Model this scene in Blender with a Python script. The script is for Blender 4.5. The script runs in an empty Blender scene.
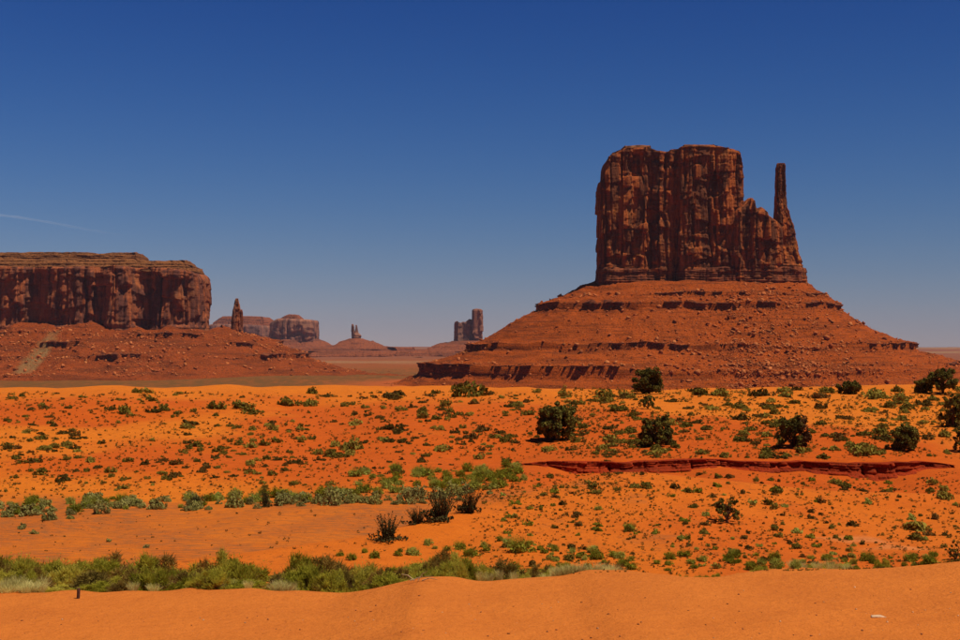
import bpy, math, random
import numpy as np

# ------------------------------------------------------------------ camera, sky, sun, exposure
sc = bpy.context.scene
col = sc.collection
F = 960 * 50 / 36.0          # focal length in photo pixels
EYE, HOR = 3.0, 345.0        # eye height above the sand bank, photo row of the horizon
cam = bpy.data.cameras.new('camera'); cam.lens = 50; cam.sensor_width = 36
cam.clip_start = 0.2; cam.clip_end = 300000; cam.shift_y = 25 / 960
camo = bpy.data.objects.new('camera', cam); col.objects.link(camo)
camo.location = (0, 0, EYE); camo.rotation_euler = (math.radians(90), 0, 0)
sc.camera = camo

SUN_EL, SUN_AZ = math.radians(64), math.radians(114)   # azimuth measured from the view axis (+Y) towards +X
w = bpy.data.worlds.new('World'); sc.world = w; w.use_nodes = True
wn, wl = w.node_tree.nodes, w.node_tree.links
bg = wn['Background']
sky = wn.new('ShaderNodeTexSky'); sky.sky_type = 'NISHITA'; sky.sun_disc = False
sky.sun_elevation = SUN_EL; sky.sun_rotation = SUN_AZ
sky.altitude = 3800; sky.air_density = 1.0; sky.dust_density = 0.0; sky.ozone_density = 4.0
# a deep, polarised desert blue: the whole sky has a slower rise from the horizon and a steeper tone curve per channel
tc = wn.new('ShaderNodeTexCoord'); mpv = wn.new('ShaderNodeMapping'); mpv.inputs['Scale'].default_value = (1, 1, 0.40)
nv = wn.new('ShaderNodeVectorMath'); nv.operation = 'NORMALIZE'
wl.new(tc.outputs['Generated'], mpv.inputs['Vector']); wl.new(mpv.outputs[0], nv.inputs[0]); wl.new(nv.outputs[0], sky.inputs['Vector'])
sep = wn.new('ShaderNodeSeparateColor'); cmb = wn.new('ShaderNodeCombineColor'); wl.new(sky.outputs[0], sep.inputs[0])
for k, (pw, gain) in enumerate(((2.85, 0.00146), (2.22, 0.00325), (1.85, 0.00840))):
    p1 = wn.new('ShaderNodeMath'); p1.operation = 'POWER'; p1.inputs[1].default_value = pw; wl.new(sep.outputs[k], p1.inputs[0])
    p2 = wn.new('ShaderNodeMath'); p2.operation = 'MULTIPLY'; p2.inputs[1].default_value = gain / 0.05; wl.new(p1.outputs[0], p2.inputs[0])
    wl.new(p2.outputs[0], cmb.inputs[k])
wl.new(cmb.outputs[0], bg.inputs[0])
bg.inputs[1].default_value = 0.05

sl = bpy.data.lights.new('sun', 'SUN'); sl.energy = 4.6; sl.angle = math.radians(0.53); sl.color = (1.0, 0.95, 0.86)
slo = bpy.data.objects.new('sun', sl); col.objects.link(slo)
from mathutils import Vector
sd = Vector((math.sin(SUN_AZ) * math.cos(SUN_EL), math.cos(SUN_AZ) * math.cos(SUN_EL), math.sin(SUN_EL)))
slo.rotation_euler = sd.to_track_quat('Z', 'Y').to_euler(); slo.location = (0, 0, 600)
vs = sc.view_settings; vs.view_transform = 'Standard'; vs.look = 'None'; vs.exposure = 0.0; vs.gamma = 1.0
try: vs.use_curve_mapping = False
except Exception: pass
sc.cycles.max_bounces = 5; sc.cycles.diffuse_bounces = 3; sc.cycles.volume_bounces = 1
sc.cycles.transparent_max_bounces = 8

rng = np.random.RandomState(11)
random.seed(4)

# ------------------------------------------------------------------ noise
PERM = np.random.RandomState(3).permutation(4096).astype(np.int64)
VAL = np.random.RandomState(5).rand(4096) * 2 - 1
def _h(ix, iy, iz):
    return VAL[PERM[(PERM[(PERM[ix & 4095] + iy) & 4095] + iz) & 4095]]
def noise(x, y, z=0.0):
    x, y, z = np.broadcast_arrays(np.asarray(x, float), np.asarray(y, float), np.asarray(z, float))
    ix, iy, iz = np.floor(x).astype(np.int64), np.floor(y).astype(np.int64), np.floor(z).astype(np.int64)
    fx, fy, fz = x - ix, y - iy, z - iz
    fx = fx * fx * (3 - 2 * fx); fy = fy * fy * (3 - 2 * fy); fz = fz * fz * (3 - 2 * fz)
    def L(a, b, t): return a + (b - a) * t
    return L(L(L(_h(ix, iy, iz), _h(ix + 1, iy, iz), fx), L(_h(ix, iy + 1, iz), _h(ix + 1, iy + 1, iz), fx), fy),
             L(L(_h(ix, iy, iz + 1), _h(ix + 1, iy, iz + 1), fx), L(_h(ix, iy + 1, iz + 1), _h(ix + 1, iy + 1, iz + 1), fx), fy), fz)
def fbm(x, y, z=0.0, o=4, g=0.5):
    a, s, f = 1.0, 0.0, 1.0
    for k in range(o):
        s = s + a * noise(np.asarray(x) * f + 17.3 * k, np.asarray(y) * f + 5.1 * k, np.asarray(z) * f + 9.7 * k)
        a *= g; f *= 2.03
    return s
def hsh(i, seed=0, j=0):
    i, j = np.broadcast_arrays(np.asarray(i, np.int64), np.asarray(j, np.int64))
    return (_h(i + 211 * seed, j + 37 * seed, np.zeros_like(i) + seed) + 1) / 2
def sstep(a, b, x):
    t = np.clip((np.asarray(x, float) - a) / (b - a), 0, 1); return t * t * (3 - 2 * t)
def cells(s, spacing, seed):
    """irregular 1D cells: index and distance to the nearest boundary"""
    i = np.floor(s / spacing).astype(np.int64)
    b = lambda k: (k + 0.76 * (hsh(k, seed) - 0.5)) * spacing
    i = np.where(s < b(i), i - 1, i); i = np.where(s >= b(i + 1), i + 1, i)
    return i, np.minimum(s - b(i), b(i + 1) - s)
def cells3(s, spacing, seed):
    """the same with the signed place inside the cell, -1..1"""
    i, d = cells(s, spacing, seed); b = lambda k: (k + 0.76 * (hsh(k, seed) - 0.5)) * spacing
    return i, d, (s - b(i)) / np.maximum(b(i + 1) - b(i), 1e-6) * 2 - 1

# ------------------------------------------------------------------ object helpers
def link(o, parent=None, label=None, cat=None, group=None, kind=None):
    col.objects.link(o)
    if parent is not None: o.parent = parent
    if label: o['label'] = label
    if cat: o['category'] = cat
    if group: o['group'] = group
    if kind: o['kind'] = kind
    return o
def empty(name, loc, label, cat, group=None):
    o = bpy.data.objects.new(name, None); o.location = loc; o.empty_display_size = 0.5
    return link(o, None, label, cat, group)
def mesh_np(name, V, faces, mat, smooth=False):
    """V (n,3); faces = list of (k,3) and (k,4) index arrays"""
    me = bpy.data.meshes.new(name)
    V = np.ascontiguousarray(V, np.float32)
    faces = [np.asarray(f, np.int32) for f in faces if len(f)]
    loops = np.concatenate([f.ravel() for f in faces])
    tot = np.concatenate([np.full(len(f), f.shape[1], np.int32) for f in faces])
    st = np.concatenate([[0], np.cumsum(tot)[:-1]]).astype(np.int32)
    me.vertices.add(len(V)); me.vertices.foreach_set('co', V.ravel())
    me.loops.add(len(loops)); me.loops.foreach_set('vertex_index', loops)
    me.polygons.add(len(tot)); me.polygons.foreach_set('loop_start', st); me.polygons.foreach_set('loop_total', tot)
    me.update(calc_edges=True)
    if smooth: me.polygons.foreach_set('use_smooth', np.ones(len(tot), bool))
    if mat is not None: me.materials.append(mat)
    me.validate()
    return me
def obj_np(name, V, faces, mat, parent=None, smooth=False, **kw):
    V = np.asarray(V, float)
    if parent is not None: V = V - np.array(parent.location)
    return link(bpy.data.objects.new(name, mesh_np(name, V, faces, mat, smooth)), parent, **kw)
def grid_faces(n, m, wrap=False):
    """vertex (i,j) = i*m+j ; i<n, j<m"""
    i = np.arange(n if wrap else n - 1); j = np.arange(m - 1)
    I, J = np.meshgrid(i, j, indexing='ij'); I2 = (I + 1) % n
    return np.stack([I * m + J, I2 * m + J, I2 * m + J + 1, I * m + J + 1], -1).reshape(-1, 4)
def colattr(me, C):
    a = me.color_attributes.new('tint', 'FLOAT_COLOR', 'POINT')
    a.data.foreach_set('color', np.concatenate([C, np.ones((len(C), 1))], 1).astype(np.float32).ravel())

# ------------------------------------------------------------------ materials
def mat_new(name):
    m = bpy.data.materials.new(name); m.use_nodes = True
    n, l = m.node_tree.nodes, m.node_tree.links
    b = n['Principled BSDF']; b.inputs['Roughness'].default_value = 0.95
    b.inputs['Specular IOR Level'].default_value = 0.08
    return m, n, l, b
def nd_noise(n, l, vec, scale, detail=4, rough=0.55):
    t = n.new('ShaderNodeTexNoise'); t.inputs['Scale'].default_value = scale
    t.inputs['Detail'].default_value = detail; t.inputs['Roughness'].default_value = rough
    l.new(vec, t.inputs['Vector']); return t.outputs['Fac']
def nd_map(n, l, vec, sc3):
    t = n.new('ShaderNodeMapping'); t.inputs['Scale'].default_value = sc3; l.new(vec, t.inputs['Vector']); return t.outputs[0]
def nd_ramp(n, l, fac, stops):
    t = n.new('ShaderNodeValToRGB'); e = t.color_ramp.elements
    while len(e) < len(stops): e.new(0.5)
    for k, (p, c) in enumerate(stops):
        e[k].position = p; e[k].color = (*c, 1) if len(c) == 3 else c
    l.new(fac, t.inputs[0]); return t.outputs[0]
def nd_mix(n, l, mode, fac, a, b):
    t = n.new('ShaderNodeMix'); t.data_type = 'RGBA'; t.blend_type = mode
    for sock, v in ((t.inputs[0], fac), (t.inputs[6], a), (t.inputs[7], b)):
        if isinstance(v, (int, float)): sock.default_value = v
        elif isinstance(v, tuple): sock.default_value = (*v, 1)
        else: l.new(v, sock)
    return t.outputs[2]
def nd_bump(n, l, b, h, dist, strength=1.0):
    t = n.new('ShaderNodeBump'); t.inputs['Distance'].default_value = dist; t.inputs['Strength'].default_value = strength
    l.new(h, t.inputs['Height']); l.new(t.outputs[0], b.inputs['Normal'])
def g3(v): return (v, v, v)

def mat_cliff(name, base, varnish, pale, unit=1.0, bump=1.2):
    """massive sandstone: vertical desert-varnish streaks, patches of fresh rock, faint bedding"""
    m, n, l, b = mat_new(name)
    pos = n.new('ShaderNodeNewGeometry').outputs['Position']
    streak = nd_noise(n, l, nd_map(n, l, pos, (0.11 / unit, 0.11 / unit, 0.009 / unit)), 1.0, 6, 0.6)
    patch = nd_noise(n, l, nd_map(n, l, pos, (0.03 / unit, 0.03 / unit, 0.022 / unit)), 1.0, 4)
    fine = nd_noise(n, l, pos, 0.55 / unit, 5, 0.65)
    bed = nd_noise(n, l, nd_map(n, l, pos, (0.006 / unit, 0.006 / unit, 0.28 / unit)), 1.0, 4, 0.6)
    c = nd_mix(n, l, 'MIX', nd_ramp(n, l, streak, [(0.42, g3(0)), (0.55, g3(1))]), base, varnish)
    c = nd_mix(n, l, 'MIX', nd_ramp(n, l, patch, [(0.56, g3(0)), (0.70, g3(0.5))]), c, pale)
    c = nd_mix(n, l, 'MULTIPLY', 1.0, c, nd_ramp(n, l, bed, [(0.35, g3(0.85)), (0.62, g3(1.05))]))
    c = nd_mix(n, l, 'MULTIPLY', 1.0, c, nd_ramp(n, l, fine, [(0.3, g3(0.75)), (0.7, g3(1.12))]))
    l.new(c, b.inputs['Base Color'])
    mm = n.new('ShaderNodeMath'); mm.operation = 'ADD'; l.new(fine, mm.inputs[0]); l.new(bed, mm.inputs[1])
    nd_bump(n, l, b, mm.outputs[0], 0.55 * bump * unit)
    return m
def mat_slope(name, base, dark, pale, unit=1.0, bump=1.2, bed_z=0.22, scree=None):
    """talus: red soil with thin beds and speckled stones"""
    m, n, l, b = mat_new(name)
    pos = n.new('ShaderNodeNewGeometry').outputs['Position']
    big = nd_noise(n, l, pos, 0.018 / unit, 4)
    bed = nd_noise(n, l, nd_map(n, l, pos, (0.012 / unit, 0.012 / unit, bed_z / unit)), 1.0, 4, 0.6)
    sp = nd_noise(n, l, pos, 0.42 / unit, 3, 0.7)
    sp2 = nd_noise(n, l, pos, 0.9 / unit, 2, 0.6)
    c = nd_mix(n, l, 'MIX', nd_ramp(n, l, big, [(0.35, g3(0)), (0.65, g3(1))]), base, tuple(0.78 * x for x in base))
    c = nd_mix(n, l, 'MIX', nd_ramp(n, l, bed, [(0.40, g3(0.6)), (0.50, g3(0))]), c, dark)
    c = nd_mix(n, l, 'MIX', nd_ramp(n, l, sp, [(0.39, g3(0.9)), (0.48, g3(0))]), c, dark)
    c = nd_mix(n, l, 'MIX', nd_ramp(n, l, sp2, [(0.58, g3(0)), (0.66, g3(0.6))]), c, pale)
    if scree:
        (ax, ay, r), colr = scree
        vm = n.new('ShaderNodeVectorMath'); vm.operation = 'SUBTRACT'; l.new(pos, vm.inputs[0]); vm.inputs[1].default_value = (ax, ay, 0)
        mp = nd_map(n, l, vm.outputs[0], (1.0 / r, 0.22 / r, 0.0))
        ln = n.new('ShaderNodeVectorMath'); ln.operation = 'LENGTH'; l.new(mp, ln.inputs[0])
        ad = n.new('ShaderNodeMath'); ad.operation = 'MULTIPLY_ADD'; l.new(big, ad.inputs[0]); ad.inputs[1].default_value = 0.9; l.new(ln.outputs[1], ad.inputs[2])
        c = nd_mix(n, l, 'MIX', nd_ramp(n, l, ad.outputs[0], [(0.75, g3(0.7)), (1.0, g3(0))]), c, colr)
    l.new(c, b.inputs['Base Color'])
    mm = n.new('ShaderNodeMath'); mm.operation = 'ADD'; l.new(sp, mm.inputs[0]); l.new(bed, mm.inputs[1])
    nd_bump(n, l, b, mm.outputs[0], bump * unit)
    return m
def mat_stone(name, a, c2, unit=1.0):
    m, n, l, b = mat_new(name)
    oi = n.new('ShaderNodeObjectInfo').outputs['Random']
    pos = n.new('ShaderNodeNewGeometry').outputs['Position']
    f = nd_noise(n, l, pos, 0.12 / unit, 4)
    c = nd_mix(n, l, 'MIX', nd_ramp(n, l, f, [(0.35, g3(0)), (0.65, g3(1))]), a, c2)
    c = nd_mix(n, l, 'MULTIPLY', 1.0, c, nd_ramp(n, l, oi, [(0, g3(0.65)), (1, g3(1.25))]))
    l.new(c, b.inputs['Base Color'])
    nd_bump(n, l, b, nd_noise(n, l, pos, 0.9 / unit, 4), 0.4 * unit)
    return m
def mat_leaf(name, a, c2, tip=None, pscale=3.0, trans=0.25):
    m, n, l, b = mat_new(name)
    oi = n.new('ShaderNodeObjectInfo').outputs['Random']
    pos = n.new('ShaderNodeNewGeometry').outputs['Position']
    f = nd_noise(n, l, pos, pscale, 3, 0.7)
    c = nd_mix(n, l, 'MIX', nd_ramp(n, l, f, [(0.33, g3(0)), (0.67, g3(1))]), a, c2)
    if tip: c = nd_mix(n, l, 'MIX', nd_ramp(n, l, oi, [(0.45, g3(0)), (1.0, g3(0.85))]), c, tip)
    c = nd_mix(n, l, 'MULTIPLY', 1.0, c, nd_ramp(n, l, oi, [(0, g3(0.75)), (1, g3(1.2))]))
    l.new(c, b.inputs['Base Color'])
    tr = n.new('ShaderNodeBsdfTranslucent'); l.new(c, tr.inputs[0])
    mx = n.new('ShaderNodeMixShader'); mx.inputs[0].default_value = trans
    l.new(b.outputs[0], mx.inputs[1]); l.new(tr.outputs[0], mx.inputs[2])
    l.new(mx.outputs[0], n['Material Output'].inputs['Surface'])
    return m

M_CLIFF = mat_cliff('butte_sandstone', (0.38, 0.088, 0.018), (0.12, 0.034, 0.012), (0.54, 0.16, 0.03))
M_LEDGE = mat_cliff('ledge_sandstone', (0.24, 0.060, 0.020), (0.11, 0.030, 0.013), (0.34, 0.10, 0.03), 0.6, 0.8)  # dark strata, with the shade of the upright faces also put into the colour
M_TALUS = mat_slope('butte_talus', (0.36, 0.062, 0.006), (0.09, 0.018, 0.004), (0.46, 0.13, 0.022), 0.7, 1.8)
M_CAP = mat_cliff('cap_rock', (0.30, 0.10, 0.03), (0.12, 0.04, 0.016), (0.50, 0.22, 0.08), 0.6)
M_MESA = mat_cliff('mesa_sandstone', (0.35, 0.090, 0.028), (0.13, 0.042, 0.024), (0.50, 0.17, 0.05), 1.4)
M_MESACAP = mat_slope('mesa_cap', (0.27, 0.092, 0.026), (0.085, 0.03, 0.012), (0.38, 0.17, 0.055), 1.0, 2.0, 0.22)
M_MESATAL = mat_slope('mesa_talus', (0.28, 0.050, 0.008), (0.09, 0.02, 0.006), (0.36, 0.105, 0.025), 1.0, 1.9, 0.16,
                      ((-690, 2075, 36), (0.24, 0.14, 0.05)))
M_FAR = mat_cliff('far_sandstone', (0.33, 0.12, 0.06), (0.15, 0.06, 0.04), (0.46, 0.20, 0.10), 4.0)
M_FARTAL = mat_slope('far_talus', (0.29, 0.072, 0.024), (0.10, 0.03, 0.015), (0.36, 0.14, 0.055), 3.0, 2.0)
M_STONE = mat_stone('boulder_stone', (0.30, 0.062, 0.014), (0.46, 0.145, 0.04))
M_BANK = mat_slope('red_bank_soil', (0.34, 0.034, 0.006), (0.10, 0.013, 0.004), (0.42, 0.06, 0.01), 0.06, 0.6, 0.2)

def mat_ground():
    m, n, l, b = mat_new('desert_ground')
    pos = n.new('ShaderNodeNewGeometry').outputs['Position']
    at = n.new('ShaderNodeAttribute'); at.attribute_name = 'tint'
    f1 = nd_noise(n, l, pos, 0.9, 5, 0.65)
    f2 = nd_noise(n, l, pos, 9.0, 4, 0.7)
    f3 = nd_noise(n, l, pos, 45.0, 3, 0.7)
    sep = n.new('ShaderNodeSeparateColor'); at2 = n.new('ShaderNodeAttribute'); at2.attribute_name = 'zone'
    l.new(at2.outputs['Color'], sep.inputs[0])
    c = nd_mix(n, l, 'MULTIPLY', 1.0, at.outputs['Color'], nd_ramp(n, l, f1, [(0.3, (0.90, 0.87, 0.87)), (0.7, (1.06, 1.08, 1.08))]))
    c = nd_mix(n, l, 'MULTIPLY', 1.0, c, nd_ramp(n, l, f2, [(0.28, (0.90, 0.88, 0.88)), (0.5, g3(1.0)), (0.75, (1.05, 1.07, 1.1))]))
    c = nd_mix(n, l, 'MULTIPLY', 1.0, c, nd_ramp(n, l, f3, [(0.28, (0.68, 0.62, 0.62)), (0.46, g3(1.0)), (0.72, (1.08, 1.14, 1.2))]))
    # wash floor: dry crust with litter
    lit = nd_noise(n, l, nd_map(n, l, pos, (1.1, 2.6, 1.0)), 1.0, 7, 0.8)
    lf = nd_ramp(n, l, lit, [(0.44, g3(0)), (0.58, g3(0.85))])
    wf = n.new('ShaderNodeMath'); wf.operation = 'MULTIPLY'; l.new(lf, wf.inputs[0]); l.new(sep.outputs[0], wf.inputs[1])
    c = nd_mix(n, l, 'MIX', wf.outputs[0], c, (0.23, 0.085, 0.026))
    # dune slopes: scattered grit, twigs and dead litter
    gr = nd_noise(n, l, nd_map(n, l, pos, (2.6, 1.7, 2.0)), 1.0, 5, 0.8)
    gr2 = nd_noise(n, l, pos, 0.18, 3)
    g1 = n.new('ShaderNodeMath'); g1.operation = 'MULTIPLY'; l.new(nd_ramp(n, l, gr, [(0.55, g3(0)), (0.64, g3(0.8))]), g1.inputs[0]); l.new(nd_ramp(n, l, gr2, [(0.35, g3(0.15)), (0.6, g3(1))]), g1.inputs[1])
    g2 = n.new('ShaderNodeMath'); g2.operation = 'MULTIPLY'; l.new(g1.outputs[0], g2.inputs[0]); l.new(sep.outputs[2], g2.inputs[1])
    c = nd_mix(n, l, 'MIX', g2.outputs[0], c, (0.20, 0.055, 0.010))
    # far plain: scrub speckle
    sp = nd_noise(n, l, nd_map(n, l, pos, (0.085, 0.02, 0.05)), 1.0, 5, 0.75)
    sf = nd_ramp(n, l, sp, [(0.42, g3(0)), (0.52, g3(0.9))])
    gf = n.new('ShaderNodeMath'); gf.operation = 'MULTIPLY'; l.new(sf, gf.inputs[0]); l.new(sep.outputs[1], gf.inputs[1])
    c = nd_mix(n, l, 'MIX', gf.outputs[0], c, (0.13, 0.058, 0.013))
    l.new(c, b.inputs['Base Color'])
    s = n.new('ShaderNodeMath'); s.operation = 'MULTIPLY_ADD'; l.new(f1, s.inputs[0]); s.inputs[1].default_value = 1.2
    s2 = n.new('ShaderNodeMath'); s2.operation = 'MULTIPLY_ADD'; l.new(f3, s2.inputs[0]); s2.inputs[1].default_value = 0.22; l.new(f2, s2.inputs[2])
    l.new(s2.outputs[0], s.inputs[2])
    nd_bump(n, l, b, s.outputs[0], 0.035, 1.0)
    return m
M_GROUND = mat_ground()

# ------------------------------------------------------------------ the ground
def px(u, Y): return (u - 480) / F * Y
def pz(v, Y): return EYE - (v - HOR) / F * Y

EDGE_U = [-200, 0, 60, 150, 250, 330, 365, 400, 425, 445, 500, 560, 600, 700, 800, 860, 910, 960, 1100]
EDGE_V = [600, 600, 597, 598, 597, 597, 592, 585, 580, 581, 584, 583, 578, 577, 576, 574, 570, 565, 556]
YC = 17.1
EX = [px(u, YC) for u in EDGE_U]; EZ = [pz(v, YC) for v in EDGE_V]
PROF_Y = [0, 20.5, 22, 24, 26, 28, 31, 36, 46, 52, 60, 66, 72, 80, 100, 125, 142, 150, 158, 175, 210, 420, 1100, 1500, 3000, 6000, 12000, 40000]
PROF_Z = [0, -0.8, -1.1, -1.45, -1.8, -2.25, -2.95, -3.7, -4.75, -5.0, -5.1, -5.05, -4.85, -4.45, -3.55, -2.8, -2.3, -2.15, -2.2, -2.7, -5.0, -22, -42, -46, -48, -44, -20, 0]
def smooth_interp(x, xs, ys):
    xs = np.asarray(xs, float); ys = np.asarray(ys, float)
    d = np.diff(ys) / np.diff(xs); m = np.zeros(len(xs)); m[1:-1] = np.where(d[:-1] * d[1:] > 0, 2 * d[:-1] * d[1:] / (d[:-1] + d[1:] + 1e-12), 0)
    m[0], m[-1] = d[0], d[-1]
    i = np.clip(np.searchsorted(xs, x) - 1, 0, len(xs) - 2)
    h = xs[i + 1] - xs[i]; t = np.clip((x - xs[i]) / h, 0, 1)
    return ys[i] * (1 + 2 * t) * (1 - t) ** 2 + m[i] * h * t * (1 - t) ** 2 + ys[i + 1] * t * t * (3 - 2 * t) + m[i + 1] * h * t * t * (t - 1)
# cut bank: a step in the ground running across the basin
BANK_X = [2.5, 6, 10, 15, 19, 23, 26, 29]
BANK_Y = [86, 85.2, 84.6, 84.2, 83.4, 82.6, 81.8, 81]
BANK_H = [0.12, 0.55, 0.58, 0.28, 0.42, 0.78, 0.55, 0.10]
def bank_y(x): return np.interp(x, BANK_X, BANK_Y) + 1.1 * noise(np.asarray(x) * 0.33, 3.3) + 0.45 * noise(np.asarray(x) * 1.1, 8.3)
def bank_h(x): return np.interp(x, BANK_X, BANK_H, left=0, right=0) * (1 + 0.35 * noise(np.asarray(x) * 0.7, 1.3))
def mound_mask(x, y):
    # ridge line from (-8,42.6) to (5.4,60): the mound lies on its +x side
    dx, dy = 10 / 16.4, 13 / 16.4
    d = (x + 4.6) * dy - (y - 47) * dx
    d = d + 1.0 * noise(x * 0.12, y * 0.12, 4.0)
    return sstep(-5.0, 0.6, d) * sstep(79, 61, y) * sstep(24, 38, y)
def gz(x, y):
    x = np.asarray(x, float); y = np.asarray(y, float)
    r = np.sqrt(x * x + y * y); ya = np.abs(y)
    yy = np.where(y > 0, y, ya * 0.0)
    far = smooth_interp(np.maximum(yy, 0), PROF_Y, PROF_Z)
    # crest row of the dune changes along x
    cr = 0.55 * noise(x * 0.022, 0.7) + 0.25 * noise(x * 0.06, 4.1)
    far = far + cr * sstep(105, 145, yy) * sstep(260, 170, yy) * 0.75
    # long swells on the dune slope
    sw = fbm(x * 0.045, y * 0.032, 1.7, 3) * 0.75 * sstep(70, 95, yy) * sstep(400, 200, yy)
    sw = sw + fbm(x * 0.16, y * 0.11, 2.9, 3) * 0.22 * sstep(24, 60, yy) * sstep(400, 200, yy)
    z = far + sw
    # the mound
    top = np.interp(yy, [30, 38, 45, 52, 60, 68, 78], [-3.2, -3.65, -3.70, -3.25, -2.75, -3.6, -5.0])
    top = top - 1.0 * sstep(5.5, 18, x) * sstep(38, 58, yy) + 0.28 * fbm(x * 0.11, y * 0.09, 5.5, 3)
    mm = mound_mask(x, y)
    z = z + (top - z) * mm
    # bank step
    by = bank_y(x); bh = bank_h(x)
    inr = sstep(1.5, 5, x) * sstep(30.5, 27, x)
    low = sstep(by - 14, by - 4, yy) * sstep(by + 0.95, by + 0.5, yy)
    z = z - bh * low * inr
    # sand bank by the camera
    ez = smooth_interp(np.clip(x, EX[0], EX[-1]), EX, EZ)
    near = ez * sstep(3, 14, yy) - 0.02 * np.maximum(0, yy - YC) ** 2 * 0 + 0.012 * fbm(x * 0.9, y * 0.9, 7.7, 3)
    edge = YC + 0.35 * noise(x * 0.7, 2.2) + 0.12 * noise(x * 2.6, 6.2)
    drop = np.maximum(0, yy - edge)
    nearz = near - 0.235 * drop * sstep(0, 1.2, drop)
    k = sstep(20.0, 24.0, yy)
    z = np.where(yy < 24, np.where(yy < 20, nearz, nearz * (1 - k) + z * k), z)
    # lumps of sand between the bushes on the edge
    z = z + 0.25 * np.maximum(0, noise(x * 0.8, y * 0.5, 3.1)) * sstep(17.5, 19, yy) * sstep(30, 24, yy)
    # the broad plain beyond
    z = z + fbm(x * 0.004, y * 0.004, 3.3, 3) * 5.0 * sstep(500, 1500, r) + fbm(x * 0.0006, y * 0.0006, 8.3, 2) * 6 * sstep(2500, 5000, r)
    return z
def raycast(u, v, y0=17.5, y1=230, n=150, m=10):
    """ground point seen at photo pixel (u,v): coarse march, then a finer one inside the step that hit"""
    u = np.atleast_1d(np.asarray(u, float)); v = np.atleast_1d(np.asarray(v, float)); a = np.arange(len(u))
    def march(Y):
        X = (u[:, None] - 480) / F * Y; Z = EYE - (v[:, None] - HOR) / F * Y
        return Z - gz(X, Y)
    Y = np.geomspace(y0, y1, n)[None, :] + 0 * u[:, None]
    d = march(Y); ok = (d <= 0).any(1); k = np.maximum((d <= 0).argmax(1), 1)
    Y2 = Y[a, k - 1][:, None] + (Y[a, k] - Y[a, k - 1])[:, None] * np.linspace(0, 1, m)[None, :]
    d2 = march(Y2); k2 = np.maximum((d2 <= 0).argmax(1), 1)
    d0, d1 = d2[a, k2 - 1], d2[a, k2]
    Yh = Y2[a, k2 - 1] + (Y2[a, k2] - Y2[a, k2 - 1]) * np.clip(d0 / (d0 - d1 + 1e-12), 0, 1)
    xh = (u - 480) / F * Yh
    return np.stack([xh, Yh, gz(xh, Yh)], 1), ok

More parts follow.
